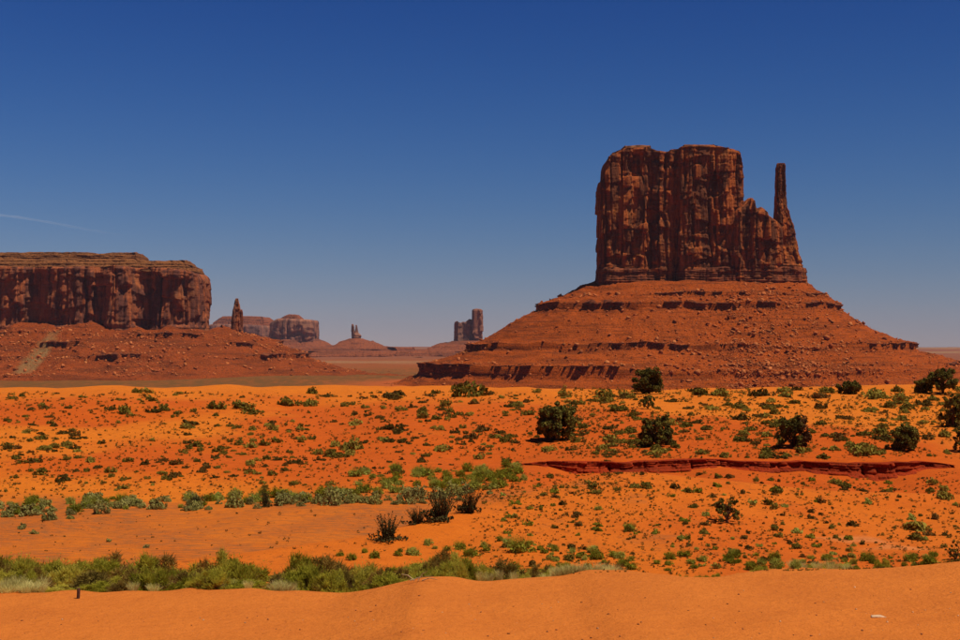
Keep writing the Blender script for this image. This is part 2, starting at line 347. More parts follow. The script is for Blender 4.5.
def build_ground():
    dense = np.arange(-25, 25.001, 0.07)
    coarse = np.concatenate([np.arange(25, 335, 5.0)])[1:]
    ang = np.radians(np.concatenate([dense, coarse]))
    r = np.concatenate([[0.5], np.geomspace(2, 11, 24), np.geomspace(11, 240, 390)[1:], np.geomspace(240, 14000, 130)[1:]])
    A, R = np.meshgrid(ang, r, indexing='ij')
    X = np.sin(A) * R; Y = np.cos(A) * R
    Z = gz(X, Y)
    V = np.stack([X, Y, Z], -1).reshape(-1, 3)
    n, m = X.shape
    faces = grid_faces(n, m, wrap=True)
    centre = len(V); V = np.concatenate([V, [[0, 0, gz(0.0, 0.0)]]])
    i = np.arange(n); tri = np.stack([np.full(n, centre), ((i + 1) % n) * m, i * m], 1)
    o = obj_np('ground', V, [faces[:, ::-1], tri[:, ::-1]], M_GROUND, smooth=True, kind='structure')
    o['label'] = 'rippled orange desert sand, dunes and wash running out to the plain'
    x, y = V[:, 0], V[:, 1]
    sand = np.array([0.60, 0.148, 0.010]); red = np.array([0.49, 0.078, 0.006]); fore = np.array([0.55, 0.145, 0.020])
    C = np.tile(sand, (len(V), 1))
    def mixc(w_, c):
        nonlocal C
        C = C * (1 - w_[:, None]) + np.asarray(c) * w_[:, None]
    rd = sstep(-0.2, 0.4, fbm(x * 0.05, y * 0.035, 9.1, 5)) * 0.9
    mixc(rd * sstep(60, 80, y) * sstep(160, 120, y + 12 * fbm(x * 0.05, y * 0.03, 3.9, 3)), red)
    nb = 14 * fbm(x * 0.06, y * 0.05, 6.6, 4)
    mixc(sstep(-2, 10, x) * sstep(58, 72, y + 0.4 * nb) * sstep(118, 80, y + nb) * 0.5, red)
    mixc(mound_mask(x, y) * (0.45 + 0.5 * sstep(-.2, .5, fbm(x * 0.1, y * 0.07, 2.1, 4))), (0.53, 0.098, 0.008))
    wn_ = 4 * fbm(x * 0.22, y * 0.2, 1.9, 4)
    ws = sstep(42, 51, y + wn_) * sstep(72, 64, y + wn_) * (1 - mound_mask(x, y)) * sstep(24, 10, x) * (0.55 + 0.45 * sstep(-0.4, 0.3, fbm(x * 0.3, y * 0.2, 5.9, 3)))
    mixc(ws * 0.8, (0.50, 0.11, 0.011))
    mixc(sstep(20.5, 18.5, y), fore)
    # pale silt patches in the basin
    for cx_, cy_, rr_ in ((13.4, 47.6, 1.0), (14.1, 45.4, 0.9), (17.2, 43.6, 0.9)):
        mixc(sstep(1.0, 0.3, np.hypot((x - cx_) / (1.5 * rr_), (y - cy_) / rr_) + 0.5 * noise(x * 1.7, y * 1.7)) * 0.6, (0.60, 0.20, 0.055))
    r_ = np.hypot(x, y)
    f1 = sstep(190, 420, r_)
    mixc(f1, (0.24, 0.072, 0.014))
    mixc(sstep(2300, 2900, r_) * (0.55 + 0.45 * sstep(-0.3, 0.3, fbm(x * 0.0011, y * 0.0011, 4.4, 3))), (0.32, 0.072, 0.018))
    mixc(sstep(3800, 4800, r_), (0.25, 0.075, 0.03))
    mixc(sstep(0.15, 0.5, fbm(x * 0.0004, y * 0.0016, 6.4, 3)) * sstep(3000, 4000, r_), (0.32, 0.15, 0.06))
    # red soil apron at the foot of the butte
    ax = np.hypot((x - 250) / 430, (y - 1690) / 400)
    mixc(sstep(1.15, 0.8, ax), (0.42, 0.085, 0.016))
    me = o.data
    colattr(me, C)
    a = me.color_attributes.new('zone', 'FLOAT_COLOR', 'POINT')
    crust = sstep(0.05, 0.5, fbm(x * 0.35, y * 0.18, 3.7, 4)) * mound_mask(x, y) * sstep(1, 4, x) * sstep(11, 7, x) * sstep(43, 48, y) * sstep(64, 58, y)
    Zn = np.stack([np.maximum(ws, 0.9 * crust), f1 * (1 - 0.75 * sstep(2200, 3000, r_)) * (1 - sstep(1.15, 0.8, ax)), sstep(26, 36, y) * sstep(260, 170, y), 0 * x + 1], 1)
    a.data.foreach_set('color', Zn.astype(np.float32).ravel())
    return o
ground = build_ground()

# ------------------------------------------------------------------ rock builders
def resample(pts, ds, closed=True):
    P = np.asarray(pts, float)
    if closed: P = np.concatenate([P, P[:1]])
    seg = np.hypot(*np.diff(P, axis=0).T); s = np.concatenate([[0], np.cumsum(seg)])
    n = max(8, int(s[-1] / ds)); q = np.linspace(0, s[-1], n, endpoint=not closed)
    return np.stack([np.interp(q, s, P[:, 0]), np.interp(q, s, P[:, 1])], 1), q, s[-1]
def normals(P, closed=True, smooth=3):
    if closed: T = np.roll(P, -1, 0) - np.roll(P, 1, 0)
    else: T = np.gradient(P, axis=0)
    N = np.stack([T[:, 1], -T[:, 0]], 1)            # outward for counter-clockwise outlines
    N /= np.linalg.norm(N, axis=1, keepdims=True) + 1e-9
    for _ in range(smooth):
        if closed: N = (np.roll(N, 1, 0) + 2 * N + np.roll(N, -1, 0)) / 4
        else: N[1:-1] = (N[:-2] + 2 * N[1:-1] + N[2:]) / 4
    return N / (np.linalg.norm(N, axis=1, keepdims=True) + 1e-9)
def crag(S, Z, X, Y, u, seed, L=None, base=None, top=None, amp=1.0, layered=0.0):
    """outward relief of a sandstone wall. u = size unit (metres); S arc length; base/top = heights of bedded bands"""
    ws = S + 2.6 * u * fbm(S * 0.02 / u, Z * 0.02 / u, seed + 0.5, 3) + 0.3 * u * noise(S * 0.1 / u, Z * 0.08 / u, seed + 3.0)
    D = np.zeros_like(ws)
    for (sp, dep, gro, gw, sd) in ((31, 3.4, 6.5, 1.2, 1), (13.5, 2.5, 3.6, 0.8, 2), (6.2, 1.5, 1.6, 0.55, 3), (2.7, 0.35, 0.3, 0.4, 4)):
        i, d, ls = cells3(ws, sp * u, seed * 7 + sd)
        # every joint column is broken into blocks, each with its own depth and tilt
        zz = Z + sp * 1.7 * u * hsh(i, seed + sd + 80) + 0.16 * sp * u * noise(S * 0.9 / (sp * u), Z * 0.3 / (sp * u), seed + sd) + 0.3 * sp * u * ls * (hsh(i, seed + sd + 70) - 0.5)
        j, dj, lz = cells3(zz, sp * 1.55 * u, seed * 5 + sd + 9)
        D += dep * u * (0.75 * 2 * (hsh(i, seed + sd) - 0.5) + 0.8 * 2 * (hsh(i, seed + sd + 90, j) - 0.5))
        D += dep * u * (0.6 * 2 * (hsh(i, seed + sd + 30, j) - 0.5) * ls + (0.75 * (hsh(i, seed + sd + 50, j) - 0.5) - 0.18) * lz * 1.4)
        D -= gro * u * np.exp(-(d / (gw * u)) ** 2) * (0.2 + 0.8 * hsh(i, seed + sd + 20))
        D -= 0.25 * gro * u * np.exp(-(dj / (0.6 * gw * u)) ** 2) * hsh(i, seed + 95, j)
    D += 0.3 * u * fbm(X * 0.10 / u, Y * 0.10 / u, Z * 0.08 / u, 4)
    # arched alcoves
    al = fbm(S * 0.028 / u, Z * 0.03 / u, seed + 11.0, 2)
    D -= 3.0 * u * sstep(0.34, 0.42, al)
    def bands(w_):
        k, dk = cells(Z + 0.7 * u * noise(S * 0.05 / u, Z * 0.05 / u, seed + 5), 3.4 * u, seed * 3 + 1)
        kk, bd = cells(ws, 6 * u, seed * 11 + 2)
        return w_ * ((hsh(k, seed + 31) - 0.5) * 3.4 * u * (0.75 + 0.9 * noise(S * 0.03 / u, k * 3.7, seed + 2.0)) - 1.5 * u * np.exp(-(dk / (0.55 * u)) ** 2) + (hsh(kk, seed + 7, k) - 0.5) * 1.5 * u)
    wb = np.zeros_like(D) + layered
    if base is not None: wb = np.maximum(wb, sstep(base + 2 * u, base - 2 * u, Z))
    if top is not None: wb = np.maximum(wb, sstep(top - 3 * u, top + 3 * u, Z))
    D = D * (1 - 0.72 * wb) + bands(wb)
    return D * amp
def wall(name, outline, z0, ztop, mat, parent, u=1.0, ds=1.0, dz=1.0, seed=1, batter=0.03, base=None, plinth=0.0, topband=None, amp=1.0, layered=0.0, cap_noise=1.0):
    """closed cliff block: outline (counter-clockwise) raised from z0 to ztop(x,y), with relief and a cap"""
    P, S, L = resample(outline, ds); N = normals(P, True, 5)
    zt = ztop(P[:, 0], P[:, 1]) + cap_noise * u * fbm(P[:, 0] * 0.09 / u, P[:, 1] * 0.09 / u, seed + 0.3, 3)
    nz = max(6, int((zt.max() - z0) / dz)); t = np.linspace(0, 1, nz)
    Z = z0 + (zt[:, None] - z0) * t[None, :]
    X = P[:, :1] + 0 * Z; Y = P[:, 1:] + 0 * Z; SS = S[:, None] + 0 * Z
    D = crag(SS, Z, X, Y, u, seed, L, base, topband, amp, layered)
    D = D - batter * (Z - z0)
    if base is not None and plinth: D = D + plinth * sstep(base + 1.5 * u, base - 1.5 * u, Z)
    # rounded shoulder at the rim
    D = D - 2.2 * u * sstep(-3.5 * u, 0.5 * u, Z - zt[:, None]) ** 2
    side = np.abs(N[:, :1]); D = D * (1 - 0.62 * side ** 2)
    X = X + N[:, :1] * D; Y = Y + N[:, 1:] * D
    V = np.stack([X, Y, Z], -1).reshape(-1, 3); n, m = Z.shape
    faces = [grid_faces(n, m, True)]
    # cap rings
    c = P.mean(0); rim = np.stack([X[:, -1], Y[:, -1]], 1); prev = np.arange(n) * m + m - 1; base_i = len(V); rings = []
    RF = (0.99, 0.98, 0.97, 0.96, 0.95, 0.94, 0.925, 0.91, 0.885, 0.85, 0.78, 0.65, 0.45, 0.22)
    for k, f in enumerate(RF):
        q = c + (rim - c) * f
        zq = ztop(q[:, 0], q[:, 1]) + cap_noise * u * (fbm(q[:, 0] * 0.09 / u, q[:, 1] * 0.09 / u, seed + 0.3, 3))
        rings.append(np.concatenate([q, zq[:, None]], 1)); cur = base_i + k * n + np.arange(n)
        faces.append(np.stack([prev, np.roll(prev, -1), np.roll(cur, -1), cur], 1)); prev = cur
    ci = base_i + len(RF) * n
    V = np.concatenate([V] + rings + [[[c[0], c[1], float(ztop(np.array([c[0]]), np.array([c[1]]))[0])]]])
    faces.append(np.stack([prev, np.roll(prev, -1), np.full(n, ci)], 1))
    return obj_np(name, V, faces, mat, parent)
def loft(name, prof, yc, depth, mat, parent, u=1.0, ds=1.0, dz=1.0, seed=1, amp=1.0, base=None, layered=0.0, lean=0.0):
    """spire: prof = [(z, x_left, x_right)], depth = half-depth / half-width ratio"""
    prof = sorted(prof); zs, xl, xr = (np.array(c, float) for c in zip(*prof))
    z = np.linspace(zs[0], zs[-1], max(8, int((zs[-1] - zs[0]) / dz)))
    hw = np.interp(z, zs, (xr - xl) / 2); xc = np.interp(z, zs, (xl + xr) / 2)
    n = max(16, int(2 * math.pi * hw.max() / ds)); a = np.linspace(0, 2 * math.pi, n, endpoint=False)
    ca, sa = np.cos(a), np.sin(a); e = 0.62
    cx = np.sign(ca) * np.abs(ca) ** e; cy = np.sign(sa) * np.abs(sa) ** e
    S = (a * hw.max())[:, None] + 0 * z[None, :]; Z = z[None, :] + 0 * S
    X0 = xc[None, :] + cx[:, None] * hw[None, :]; Y0 = yc + cy[:, None] * hw[None, :] * depth
    D = crag(S, Z, X0, Y0, u, seed, None, base, None, amp, layered)
    D = np.clip(D, -0.26 * hw[None, :], 0.25 * hw[None, :])
    # keep the outline of the spire at its measured width
    X = X0 + ca[:, None] * D * (0.35 + 0.65 * np.abs(sa[:, None])); Y = Y0 + sa[:, None] * D
    V = np.stack([X, Y, Z], -1).reshape(-1, 3); m = len(z)
    faces = [grid_faces(n, m, True)]
    top = np.arange(n) * m + m - 1
    V = np.concatenate([V, [[xc[-1], yc, z[-1] + 0.15 * hw[-1]]]])
    faces.append(np.stack([top, np.roll(top, -1), np.full(n, len(V) - 1)], 1))
    return obj_np(name, V, faces, mat, parent)

def make_rock(seed, flat=0.75, nv=13):
    import bmesh
    r = np.random.RandomState(seed)
    v = r.normal(size=(nv, 3)); v = np.sign(v) * np.abs(v) ** 0.7; v /= np.linalg.norm(v, axis=1, keepdims=True)
    v *= r.uniform(0.6, 1.15, (nv, 1)); v[:, 2] *= flat; v[:, 0] *= r.uniform(0.9, 1.35)
    bm = bmesh.new()
    for p in v: bm.verts.new(p)
    res = bmesh.ops.convex_hull(bm, input=bm.verts)
    for g in [g for g in res['geom_interior'] if isinstance(g, bmesh.types.BMVert)]: bm.verts.remove(g)
    bmesh.ops.recalc_face_normals(bm, faces=bm.faces)
    bmesh.ops.triangulate(bm, faces=bm.faces)
    bm.verts.index_update()
    V = np.array([q.co[:] for q in bm.verts]); Fc = np.array([[q.index for q in f.verts] for f in bm.faces]); bm.free()
    return V, Fc
ROCKS = [make_rock(s, 0.5 + 0.4 * (s % 3) / 2, 10) for s in range(12)]
ROCK_ME = [mesh_np('boulder', V, [Fc], M_STONE) for V, Fc in ROCKS]
def rot_z(V, a):
    c, s = math.cos(a), math.sin(a); return np.stack([V[:, 0] * c - V[:, 1] * s, V[:, 0] * s + V[:, 1] * c, V[:, 2]], 1)
def scatter_rocks(parent, pts, sizes, n_parts, mat=M_STONE):
    order = np.argsort(-sizes); Vs, Fs, off = [], [], 0
    for q, k in enumerate(order):
        p, s = pts[k], sizes[k]; i = rng.randint(len(ROCKS)); a = rng.rand() * 6.28
        if q < n_parts:
            o = bpy.data.objects.new('boulder', ROCK_ME[i]); link(o, parent)
            o.location = Vector(p) - parent.location + Vector((0, 0, 0.22 * s)); o.scale = (s, s * rng.uniform(0.7, 1.1), s * rng.uniform(0.7, 1.1))
            o.rotation_euler = (rng.uniform(-.35, .35), rng.uniform(-.35, .35), a)
        else:
            V = rot_z(ROCKS[i][0], a) * s + p + np.array([0, 0, 0.2 * s]); Vs.append(V); Fs.append(ROCKS[i][1] + off); off += len(V)
    if Vs: obj_np('scree', np.concatenate(Vs), [np.concatenate(Fs)], mat, parent, kind='stuff')

def talus(name, path, closed, prof, scale, mat, parent, seed=1, u=1.0, ledges=(), wig=1.0, nr=170, rough=1.0, norm_smooth=40, ds=2.0, right_fac=None, lip=0.0):
    """slope below a cliff. path = cliff foot; prof = [(d,z)] going outwards and down; ledges = [(d, drop, mask(x))]
    returns position grid (n, m, 3), normals and the distance list"""
    P, S, L = resample(path, ds, closed); N = normals(P, closed, norm_smooth)
    d_, z_ = (np.array(c, float) for c in zip(*prof))
    t = [np.linspace(0, d_[-1], nr)]
    for (dl, drop, mk) in ledges: t.append(dl + np.array([-3, -1.5, -.4, 0, .25, .5, .75, 1.0, 1.3, 2.5, 5]) * u)
    d = np.unique(np.concatenate(t))
    z = np.interp(d, d_, z_)
    k = scale(N) if scale else np.ones(len(P))
    DD = d[None, :] * k[:, None]
    if right_fac is not None:
        wr = sstep(0.25, 0.95, N[:, 0])[:, None]; DD = d[None, :] * (1 - wr * (1 - np.interp(d, *right_fac)[None, :]))
    w1 = wig * u * (5.5 * fbm(S * 0.018 / u, 0.3, seed, 3) + 1.8 * noise(S * 0.12 / u, 1.3, seed))
    DD = DD + w1[:, None] * sstep(4, 60, d)[None, :]
    X = P[:, :1] + N[:, :1] * DD; Y = P[:, 1:] + N[:, 1:] * DD
    Z = z[None, :] + 0 * X
    for (dl, drop, mk) in ledges:
        mask = mk(P[:, 0] + N[:, 0] * dl * k, N)[:, None]
        # bench behind the lip, then a drop
        up = drop * 0.5 * np.exp(-np.maximum(0, dl - d) / (16 * u)) * (d <= dl + 1e-6)
        dn = -drop * 0.5 * np.exp(-np.maximum(0, d - dl - 1.0 * u) / (20 * u)) * (d > dl + 1e-6)
        Z = Z + mask * (up + dn)[None, :]
    if lip: Z = Z + lip * (np.maximum(0, fbm(S * 0.013 / u, 7.7, seed, 3)) + 0.5 * np.maximum(0, noise(S * 0.06 / u, 2.7, seed)))[:, None] * np.exp(-d / (26 * u))[None, :]
    env = sstep(0, 12 * u, d)[None, :]
    Z = Z + env * rough * u * (1.5 * fbm(X * 0.05 / u, Y * 0.05 / u, seed + 2.2, 4) + 1.3 * np.abs(fbm(X * 0.11 / u, Y * 0.11 / u, seed + 5.5, 2)) + 0.8 * noise(X * 0.33 / u, Y * 0.33 / u, seed + 7.7))
    # thin beds standing out of the slope
    bk, bd = cells(Z + 0.8 * u * noise(X * 0.02 / u, Y * 0.02 / u, seed), 4.6 * u, seed + 3)
    Z = Z + env * 1.5 * u * (hsh(bk, seed + 4) - 0.5) * sstep(-0.3, 0.3, noise(X * 0.012 / u, Y * 0.012 / u, seed + 1.0))
    V = np.stack([X, Y, Z], -1); n, m = X.shape
    f = grid_faces(n, m, closed)
    o = obj_np(name, V.reshape(-1, 3), [f[:, ::-1] if False else f], mat, parent)
    return V, N, d, k
def ledge(name, G, N, d, dl, drop, sel, mat, parent, seed=1, u=1.0, back=7.0):
    """bedded, jointed rock band along a talus contour; sel = index runs along the path"""
    j = int(np.argmin(np.abs(d - dl)))
    Pt = G[sel, j]; Nn = N[sel]; seg = np.hypot(np.diff(Pt[:, 0]), np.diff(Pt[:, 1])); S = np.concatenate([[0], np.cumsum(seg)])
    ns = max(12, int(S[-1] / (1.3 * u))); q = np.linspace(0, S[-1], ns)
    px_, py_, pz_ = (np.interp(q, S, Pt[:, c]) for c in range(3)); nx, ny = np.interp(q, S, Nn[:, 0]), np.interp(q, S, Nn[:, 1])
    pz_ = np.convolve(np.pad(pz_, 6, 'edge'), np.ones(13) / 13, 'valid')
    h = drop * (0.8 + 0.6 * noise(q * 0.035 / u, 0.2, seed) + 0.2 * noise(q * 0.2 / u, 0.7, seed)) * np.minimum(1, 0.25 + np.minimum(q, q[-1] - q) / (26 * u))
    rows = max(7, int(drop / (0.75 * u))); r = np.linspace(0, 1, rows)
    Zr = pz_[:, None] + 0.6 * u - (h[:, None]) * r[None, :]
    Q = q[:, None] + 0 * Zr
    jl, dj = cells(r[None, :] * drop + 0.3 * u * noise(Q * 0.08 / u, 0.4, seed), drop / 3.2, seed + 2)
    i1, d1 = cells(Q + 1.0 * u * noise(Q * 0.1, jl * 1.7, seed), 4.2 * u, seed + 5)
    i2, d2 = cells(Q, 17 * u, seed + 8)
    D = 1.0 * u + (hsh(i1, seed, jl) - 0.55) * 4.2 * u + (hsh(i2, seed + 1) - 0.5) * 6.5 * u - 1.1 * u * np.exp(-(d1 / (0.5 * u)) ** 2) - 1.2 * u * np.exp(-(dj / (0.4 * u)) ** 2)
    D = D + 1.6 * u * (1 - sstep(0.0, 0.22, r))[None, :] - 1.8 * u * sstep(0.22, 0.5, r)[None, :] + 1.2 * u * sstep(0.75, 1, r)[None, :]
    X = px_[:, None] + nx[:, None] * D; Y = py_[:, None] + ny[:, None] * D
    bx, by_ = px_ - nx * back * u, py_ - ny * back * u
    j2 = int(np.argmin(np.abs(d - (dl - back * u)))); zb = np.interp(q, S, G[sel, j2, 2]) - 0.5 * u
    X = np.concatenate([bx[:, None], X, bx[:, None]], 1); Y = np.concatenate([by_[:, None], Y, by_[:, None]], 1)
    Zr = np.concatenate([np.maximum(zb, pz_ - 1)[:, None], Zr, (Zr[:, -1:] - 1 * u)], 1)
    V = np.stack([X, Y, Zr], -1); n, m = X.shape
    return obj_np(name, V.reshape(-1, 3), [grid_faces(n, m)], mat, parent)
def runs(mask, minlen=8):
    out, cur = [], []
    for i, b in enumerate(mask):
        if b: cur.append(i)
        elif cur: out.append(np.array(cur)); cur = []
    if cur: out.append(np.array(cur))
    return [c for c in out if len(c) >= minlen]
def pick_on(G, n, dpow=1.0, ilo=0, ihi=None, keep=None):
    a, b = G.shape[:2]; out = []
    while len(out) < n:
        i = rng.randint(ilo, (ihi or a)); j = int(b * (0.04 + 0.95 * rng.rand() ** dpow)); j = min(j, b - 1)
        p = G[i, j]
        if keep is None or keep(p): out.append(p + rng.normal(size=3) * np.array([1.5, 1.5, 0]))
    return np.array(out)

# ------------------------------------------------------------------ the mitten-shaped butte
YB = 1650.0
bx = lambda u: px(u, YB); bz = lambda v: pz(v, YB)
butte = empty('sandstone_butte', (bx(705), 1705, -46), 'huge mitten-shaped red butte with a separate thumb spire above its talus skirt', 'butte')
TOP_U = [597, 603.5, 604.5, 605.5, 606, 609, 613, 622, 629, 640, 650, 656, 668, 676, 684, 691, 716, 722, 735, 741, 746, 748.5, 752]
TOP_V = [183, 179, 177, 175, 166, 157, 152, 149, 146.5, 146, 146, 149, 150, 148, 146, 145, 145, 147, 148, 150, 157, 166, 200]
def top_main(x, y): return np.interp(x, [bx(u) for u in TOP_U], [bz(v) for v in TOP_V])
# outline of the palm with buttresses and a deep cleft (front = small Y)
front = [(600, 30), (600.3, 14), (603, 5), (611, 1), (619, 6), (628, 3), (637, 6), (646, 2), (651, 8), (660, 2), (667, 5), (672, 5), (677.3, 11), (679.2, 11), (681, 1), (690, -4), (704, -1), (716, 2), (727, -1), (736, 4), (745, 7), (748.5, 30)]
outl = [(bx(u), YB + dy) for u, dy in front] + [(bx(748), 1725), (bx(738), 1745), (bx(690), 1752), (bx(640), 1750), (bx(606), 1740), (bx(600), 1700)]
wall('cliff_tower', outl, bz(284), top_main, M_CLIFF, butte, 1.0, 0.8, 0.85, 3, 0.012, base=bz(264), plinth=0.8, topband=bz(153))
# lower right shoulder
SH_U = [728, 738, 744, 749, 750.5, 753.5, 755, 757, 761, 765, 767, 771, 777, 781, 790]; SH_V = [218, 208, 205, 203, 197, 197.5, 207, 208, 207, 209, 214, 216, 220, 224, 230]
def top_sh(x, y): return np.interp(x, [bx(u) for u in SH_U], [bz(v) for v in SH_V]) - 0.28 * np.maximum(0, YB + 4 - y)
sh = [(bx(u), YB + dy) for u, dy in [(724, 8), (731, -4), (738, -13), (746, -9), (753, -15), (761, -10), (768, -14), (776, -8), (783, -2), (786, 14)]] + [(bx(785), 1700), (bx(760), 1712), (bx(735), 1700)]
wall('cliff_shoulder', sh, bz(284), top_sh, M_CLIFF, butte, 0.9, 0.9, 0.9, 8, 0.06, base=bz(266), plinth=0.5, amp=0.9, cap_noise=1.6)
# thumb spire
th = [(161, 781, 788.2), (164, 780, 789), (172, 780, 788.6), (182, 779.7, 789.2), (196, 779.4, 790.4), (208, 779.2, 792), (214, 779, 794.5), (222, 778.6, 796.5), (232, 778.4, 798), (241, 778.3, 799), (250, 778, 800.5), (258, 777.5, 803), (263, 777, 804.5), (265, 775, 806), (276, 774, 809), (285, 773, 811)]
loft('thumb_spire', [(bz(v), bx(a), bx(b)) for v, a, b in th], YB + 22, 0.95, M_CLIFF, butte, 0.55, 0.7, 0.8, 5, 1.0, base=bz(262))
# bedded plinth under everything
pl = [(bx(597.5), 1690), (bx(598), YB + 8), (bx(606), YB - 5), (bx(640), YB - 4), (bx(676), YB + 6), (bx(684), YB - 8), (bx(740), YB - 14), (bx(770), YB - 14), (bx(800), YB - 4), (bx(811), YB + 18), (bx(811), 1715), (bx(760), 1745), (bx(690), 1762), (bx(610), 1752)]
def top_pl(x, y): return bz(268) + 0 * x + 2.5 * noise(x * 0.03, y * 0.03)
wall('base_ledge', pl, bz(286), top_pl, M_LEDGE, butte, 0.8, 1.0, 0.9, 12, 0.16, layered=1.0, base=bz(260), amp=1.1)
# dark cap beds on the summit
def cap(us, vtop, vbot, y0, y1, seed, nm='cap_rock'):
    a, b = us; o = [(bx(a), (y0 + y1) / 2), (bx(a + 1.5), y0 + 3), ((bx(a) + bx(b)) / 2, y0), (bx(b - 1.5), y0 + 3), (bx(b), (y0 + y1) / 2), (bx(b - 2), y1), (bx(a + 2), y1)]
    wall(nm, o, bz(vbot), lambda x, y: bz(vtop) + 0 * x + 0.9 * noise(x * 0.08, y * 0.08), M_CAP, butte, 0.35, 0.9, 0.6, seed, 0.25, layered=1.0, cap_noise=1.0)
cap((624, 655), 143.4, 149.5, 1664, 1735, 21); cap((684, 719), 142.4, 148, 1662, 1735, 22)

# talus skirt with its ledges
ang = np.linspace(-math.pi / 2, 1.5 * math.pi, 400, endpoint=False); e = 0.7
ca, sa = np.cos(ang), np.sin(ang)
tp = np.stack([bx(704.5) + np.sign(ca) * np.abs(ca) ** e * (bx(812) - bx(597)) / 2 * 0.985, 1702 + np.sign(sa) * np.abs(sa) ** e * 62], 1)
TPROF = [(-6, 84), (0, 81), (10, 78), (20, 75.5), (23, 72), (48, 61), (72, 51.5), (76, 47.5), (110, 28), (148, 5), (162, 1), (166, -3), (195, -16), (222, -25), (226, -32), (252, -45), (300, -53), (360, -58)]
TPROF = [(max(d, 0) if d < 0 else d, z) for d, z in TPROF[1:]]
ramp_u = lambda x, a, b, f=14: sstep(bx(a - f), bx(a + f), x) * sstep(bx(b + f), bx(b - f), x)
fr = lambda N: sstep(0.75, 0.35, N[:, 1])
mkA = lambda x, N: fr(N) * np.maximum(ramp_u(x, 500, 766), 0.8 * ramp_u(x, 792, 860))
mkA2 = lambda x, N: fr(N) * np.maximum(ramp_u(x, 652, 742), 0.6 * ramp_u(x, 800, 850, 8))
mkB = lambda x, N: fr(N) * np.maximum(ramp_u(x, 420, 715), 1.3 * ramp_u(x, 815, 1000))
mkC = lambda x, N: fr(N) * np.maximum(ramp_u(x, 360, 612), 0.0)
mkD = lambda x, N: fr(N) * ramp_u(x, 900, 1020, 10) * 0.9
kscale = lambda N: 1.0 - 0.30 * sstep(0.25, 0.95, N[:, 0])
LED = [(44, 3.6, mkA2), (74, 6.2, mkA), (162, 5.6, mkB), (222, 8.0, mkC), (205, 4.5, mkD)]
G, N, dd, kk = talus('talus_slope', tp, True, TPROF, kscale, M_TALUS, butte, 4, 1.0, LED, ds=0.95, wig=1.35, rough=1.2, lip=5, right_fac=([0, 45, 95, 150, 190, 225, 300, 360], [0.5, 0.5, 0.55, 0.76, 0.86, 0.88, 1.0, 1.05]))
for q, (dl, drop, mk) in enumerate(LED):
    xs_ = G[:, int(np.argmin(np.abs(dd - dl))), 0]
    mask = mk(xs_, N) * np.where(xs_ > bx(815), 1.0, 0.72 + 0.75 * noise(xs_ * 0.045, 3.1 + q) + 0.35 * noise(xs_ * 0.16, 5.1 + q))
    # start the runs behind the butte so that none is cut at the seam
    for sel in runs(mask > 0.45):
        ledge('rock_ledge', G, N, dd, dl, drop, sel, M_LEDGE, butte, 30 + q, 1.0 if drop > 6 else 0.7)
keep = lambda p: p[1] < 1700 and p[2] > -50
ptsA = pick_on(G, 12000, 0.75, keep=keep)
# the rock-fall fan below the shoulder
ptsB = pick_on(G, 7000, 0.7, keep=lambda p: keep(p) and abs(p[0] - (bx(745) + 0.1 * (1650 - p[1]))) < 22 + 0.28 * (1650 - p[1]))
pts = np.concatenate([ptsA, ptsB]); sz = np.minimum(0.45 * (1 - rng.rand(len(pts))) ** -0.48, 3.8)
scatter_rocks(butte, pts, sz, 280)

# ------------------------------------------------------------------ the long mesa and its companions
YM = 2200.0
mx = lambda u: px(u, YM); mz = lambda v: pz(v, YM)
mesa = empty('sandstone_mesa', (mx(60), 2350, -46), 'long flat-topped red mesa with banded rim and dark streaked cliff', 'mesa')
mo = [(-1350, 2330), (-1180, 2262), (-1020, 2225), (-905, 2205), (-840, 2196), (-800, 2208), (-765, 2200), (-745, 2212), (-700, 2188), (-660, 2182), (-625, 2196), (-600, 2178), (-576, 2186), (-568, 2208), (-550, 2214), (-535, 2200), (-505, 2196), (-480, 2204), (-467, 2222), (-464, 2300), (-520, 2480), (-760, 2620), (-1350, 2640)]
MT_U = [-250, 0, 60, 100, 120, 136, 146, 170, 183, 190, 195, 198, 201, 205]; MT_V = [264, 266, 267, 267, 266, 268, 267, 268, 269, 271, 274, 279, 290, 300]
wall('cliff_face', mo, mz(336), lambda x, y: np.interp(x, [mx(u) for u in MT_U], [mz(v) for v in MT_V]), M_MESA, mesa, 1.5, 1.6, 1.6, 17, 0.015, base=mz(326), topband=mz(271), cap_noise=0.7)
def tier(name, uend, vt, vb, inset, seed, bat, uoff=0.0):
    o = [(-1330, 2350 + inset), (-1000, 2236 + inset), (-850, 2208 + inset), (-700, 2206 + inset), (-600, 2204 + inset)]
    xe = mx(uend); o = [p for p in o if p[0] < xe - 25] + [(xe - 22, 2206 + inset), (xe, 2216 + inset), (xe - 4, 2320 + inset), (xe - 120, 2460), (-1330, 2560)]
    def zt(x, y): return mz(vt) + 0 * x + 2.6 * noise(x * 0.02, y * 0.02, seed) + 1.6 * noise(x * 0.09, y * 0.09, seed)
    wall(name, o, mz(vb), zt, M_MESACAP, mesa, 0.85, 1.9, 0.9, seed, bat, layered=1.0, cap_noise=0.6, amp=1.2)
tier('rim_bed', 192, 264.5, 271, 6, 31, 0.9); tier('rim_bed', 182, 259.5, 267, 22, 32, 0.7)
tier('rim_bed', 133, 256.5, 262, 30, 33, 0.9); tier('rim_bed', 128, 249.5, 259, 44, 34, 0.55)
mp = [(-1500, 2420), (-1180, 2275), (-905, 2215), (-765, 2210), (-600, 2192), (-470, 2206), (-440, 2240), (-436, 2310), (-500, 2480)]
MPROF = [(0, 27), (14, 24), (60, 5), (110, -14), (150, -30), (185, -42), (240, -50), (330, -54)]
mk1 = lambda x, N: fr(N) * sstep(-0.1, 0.3, noise(x * 0.012, 4.2))
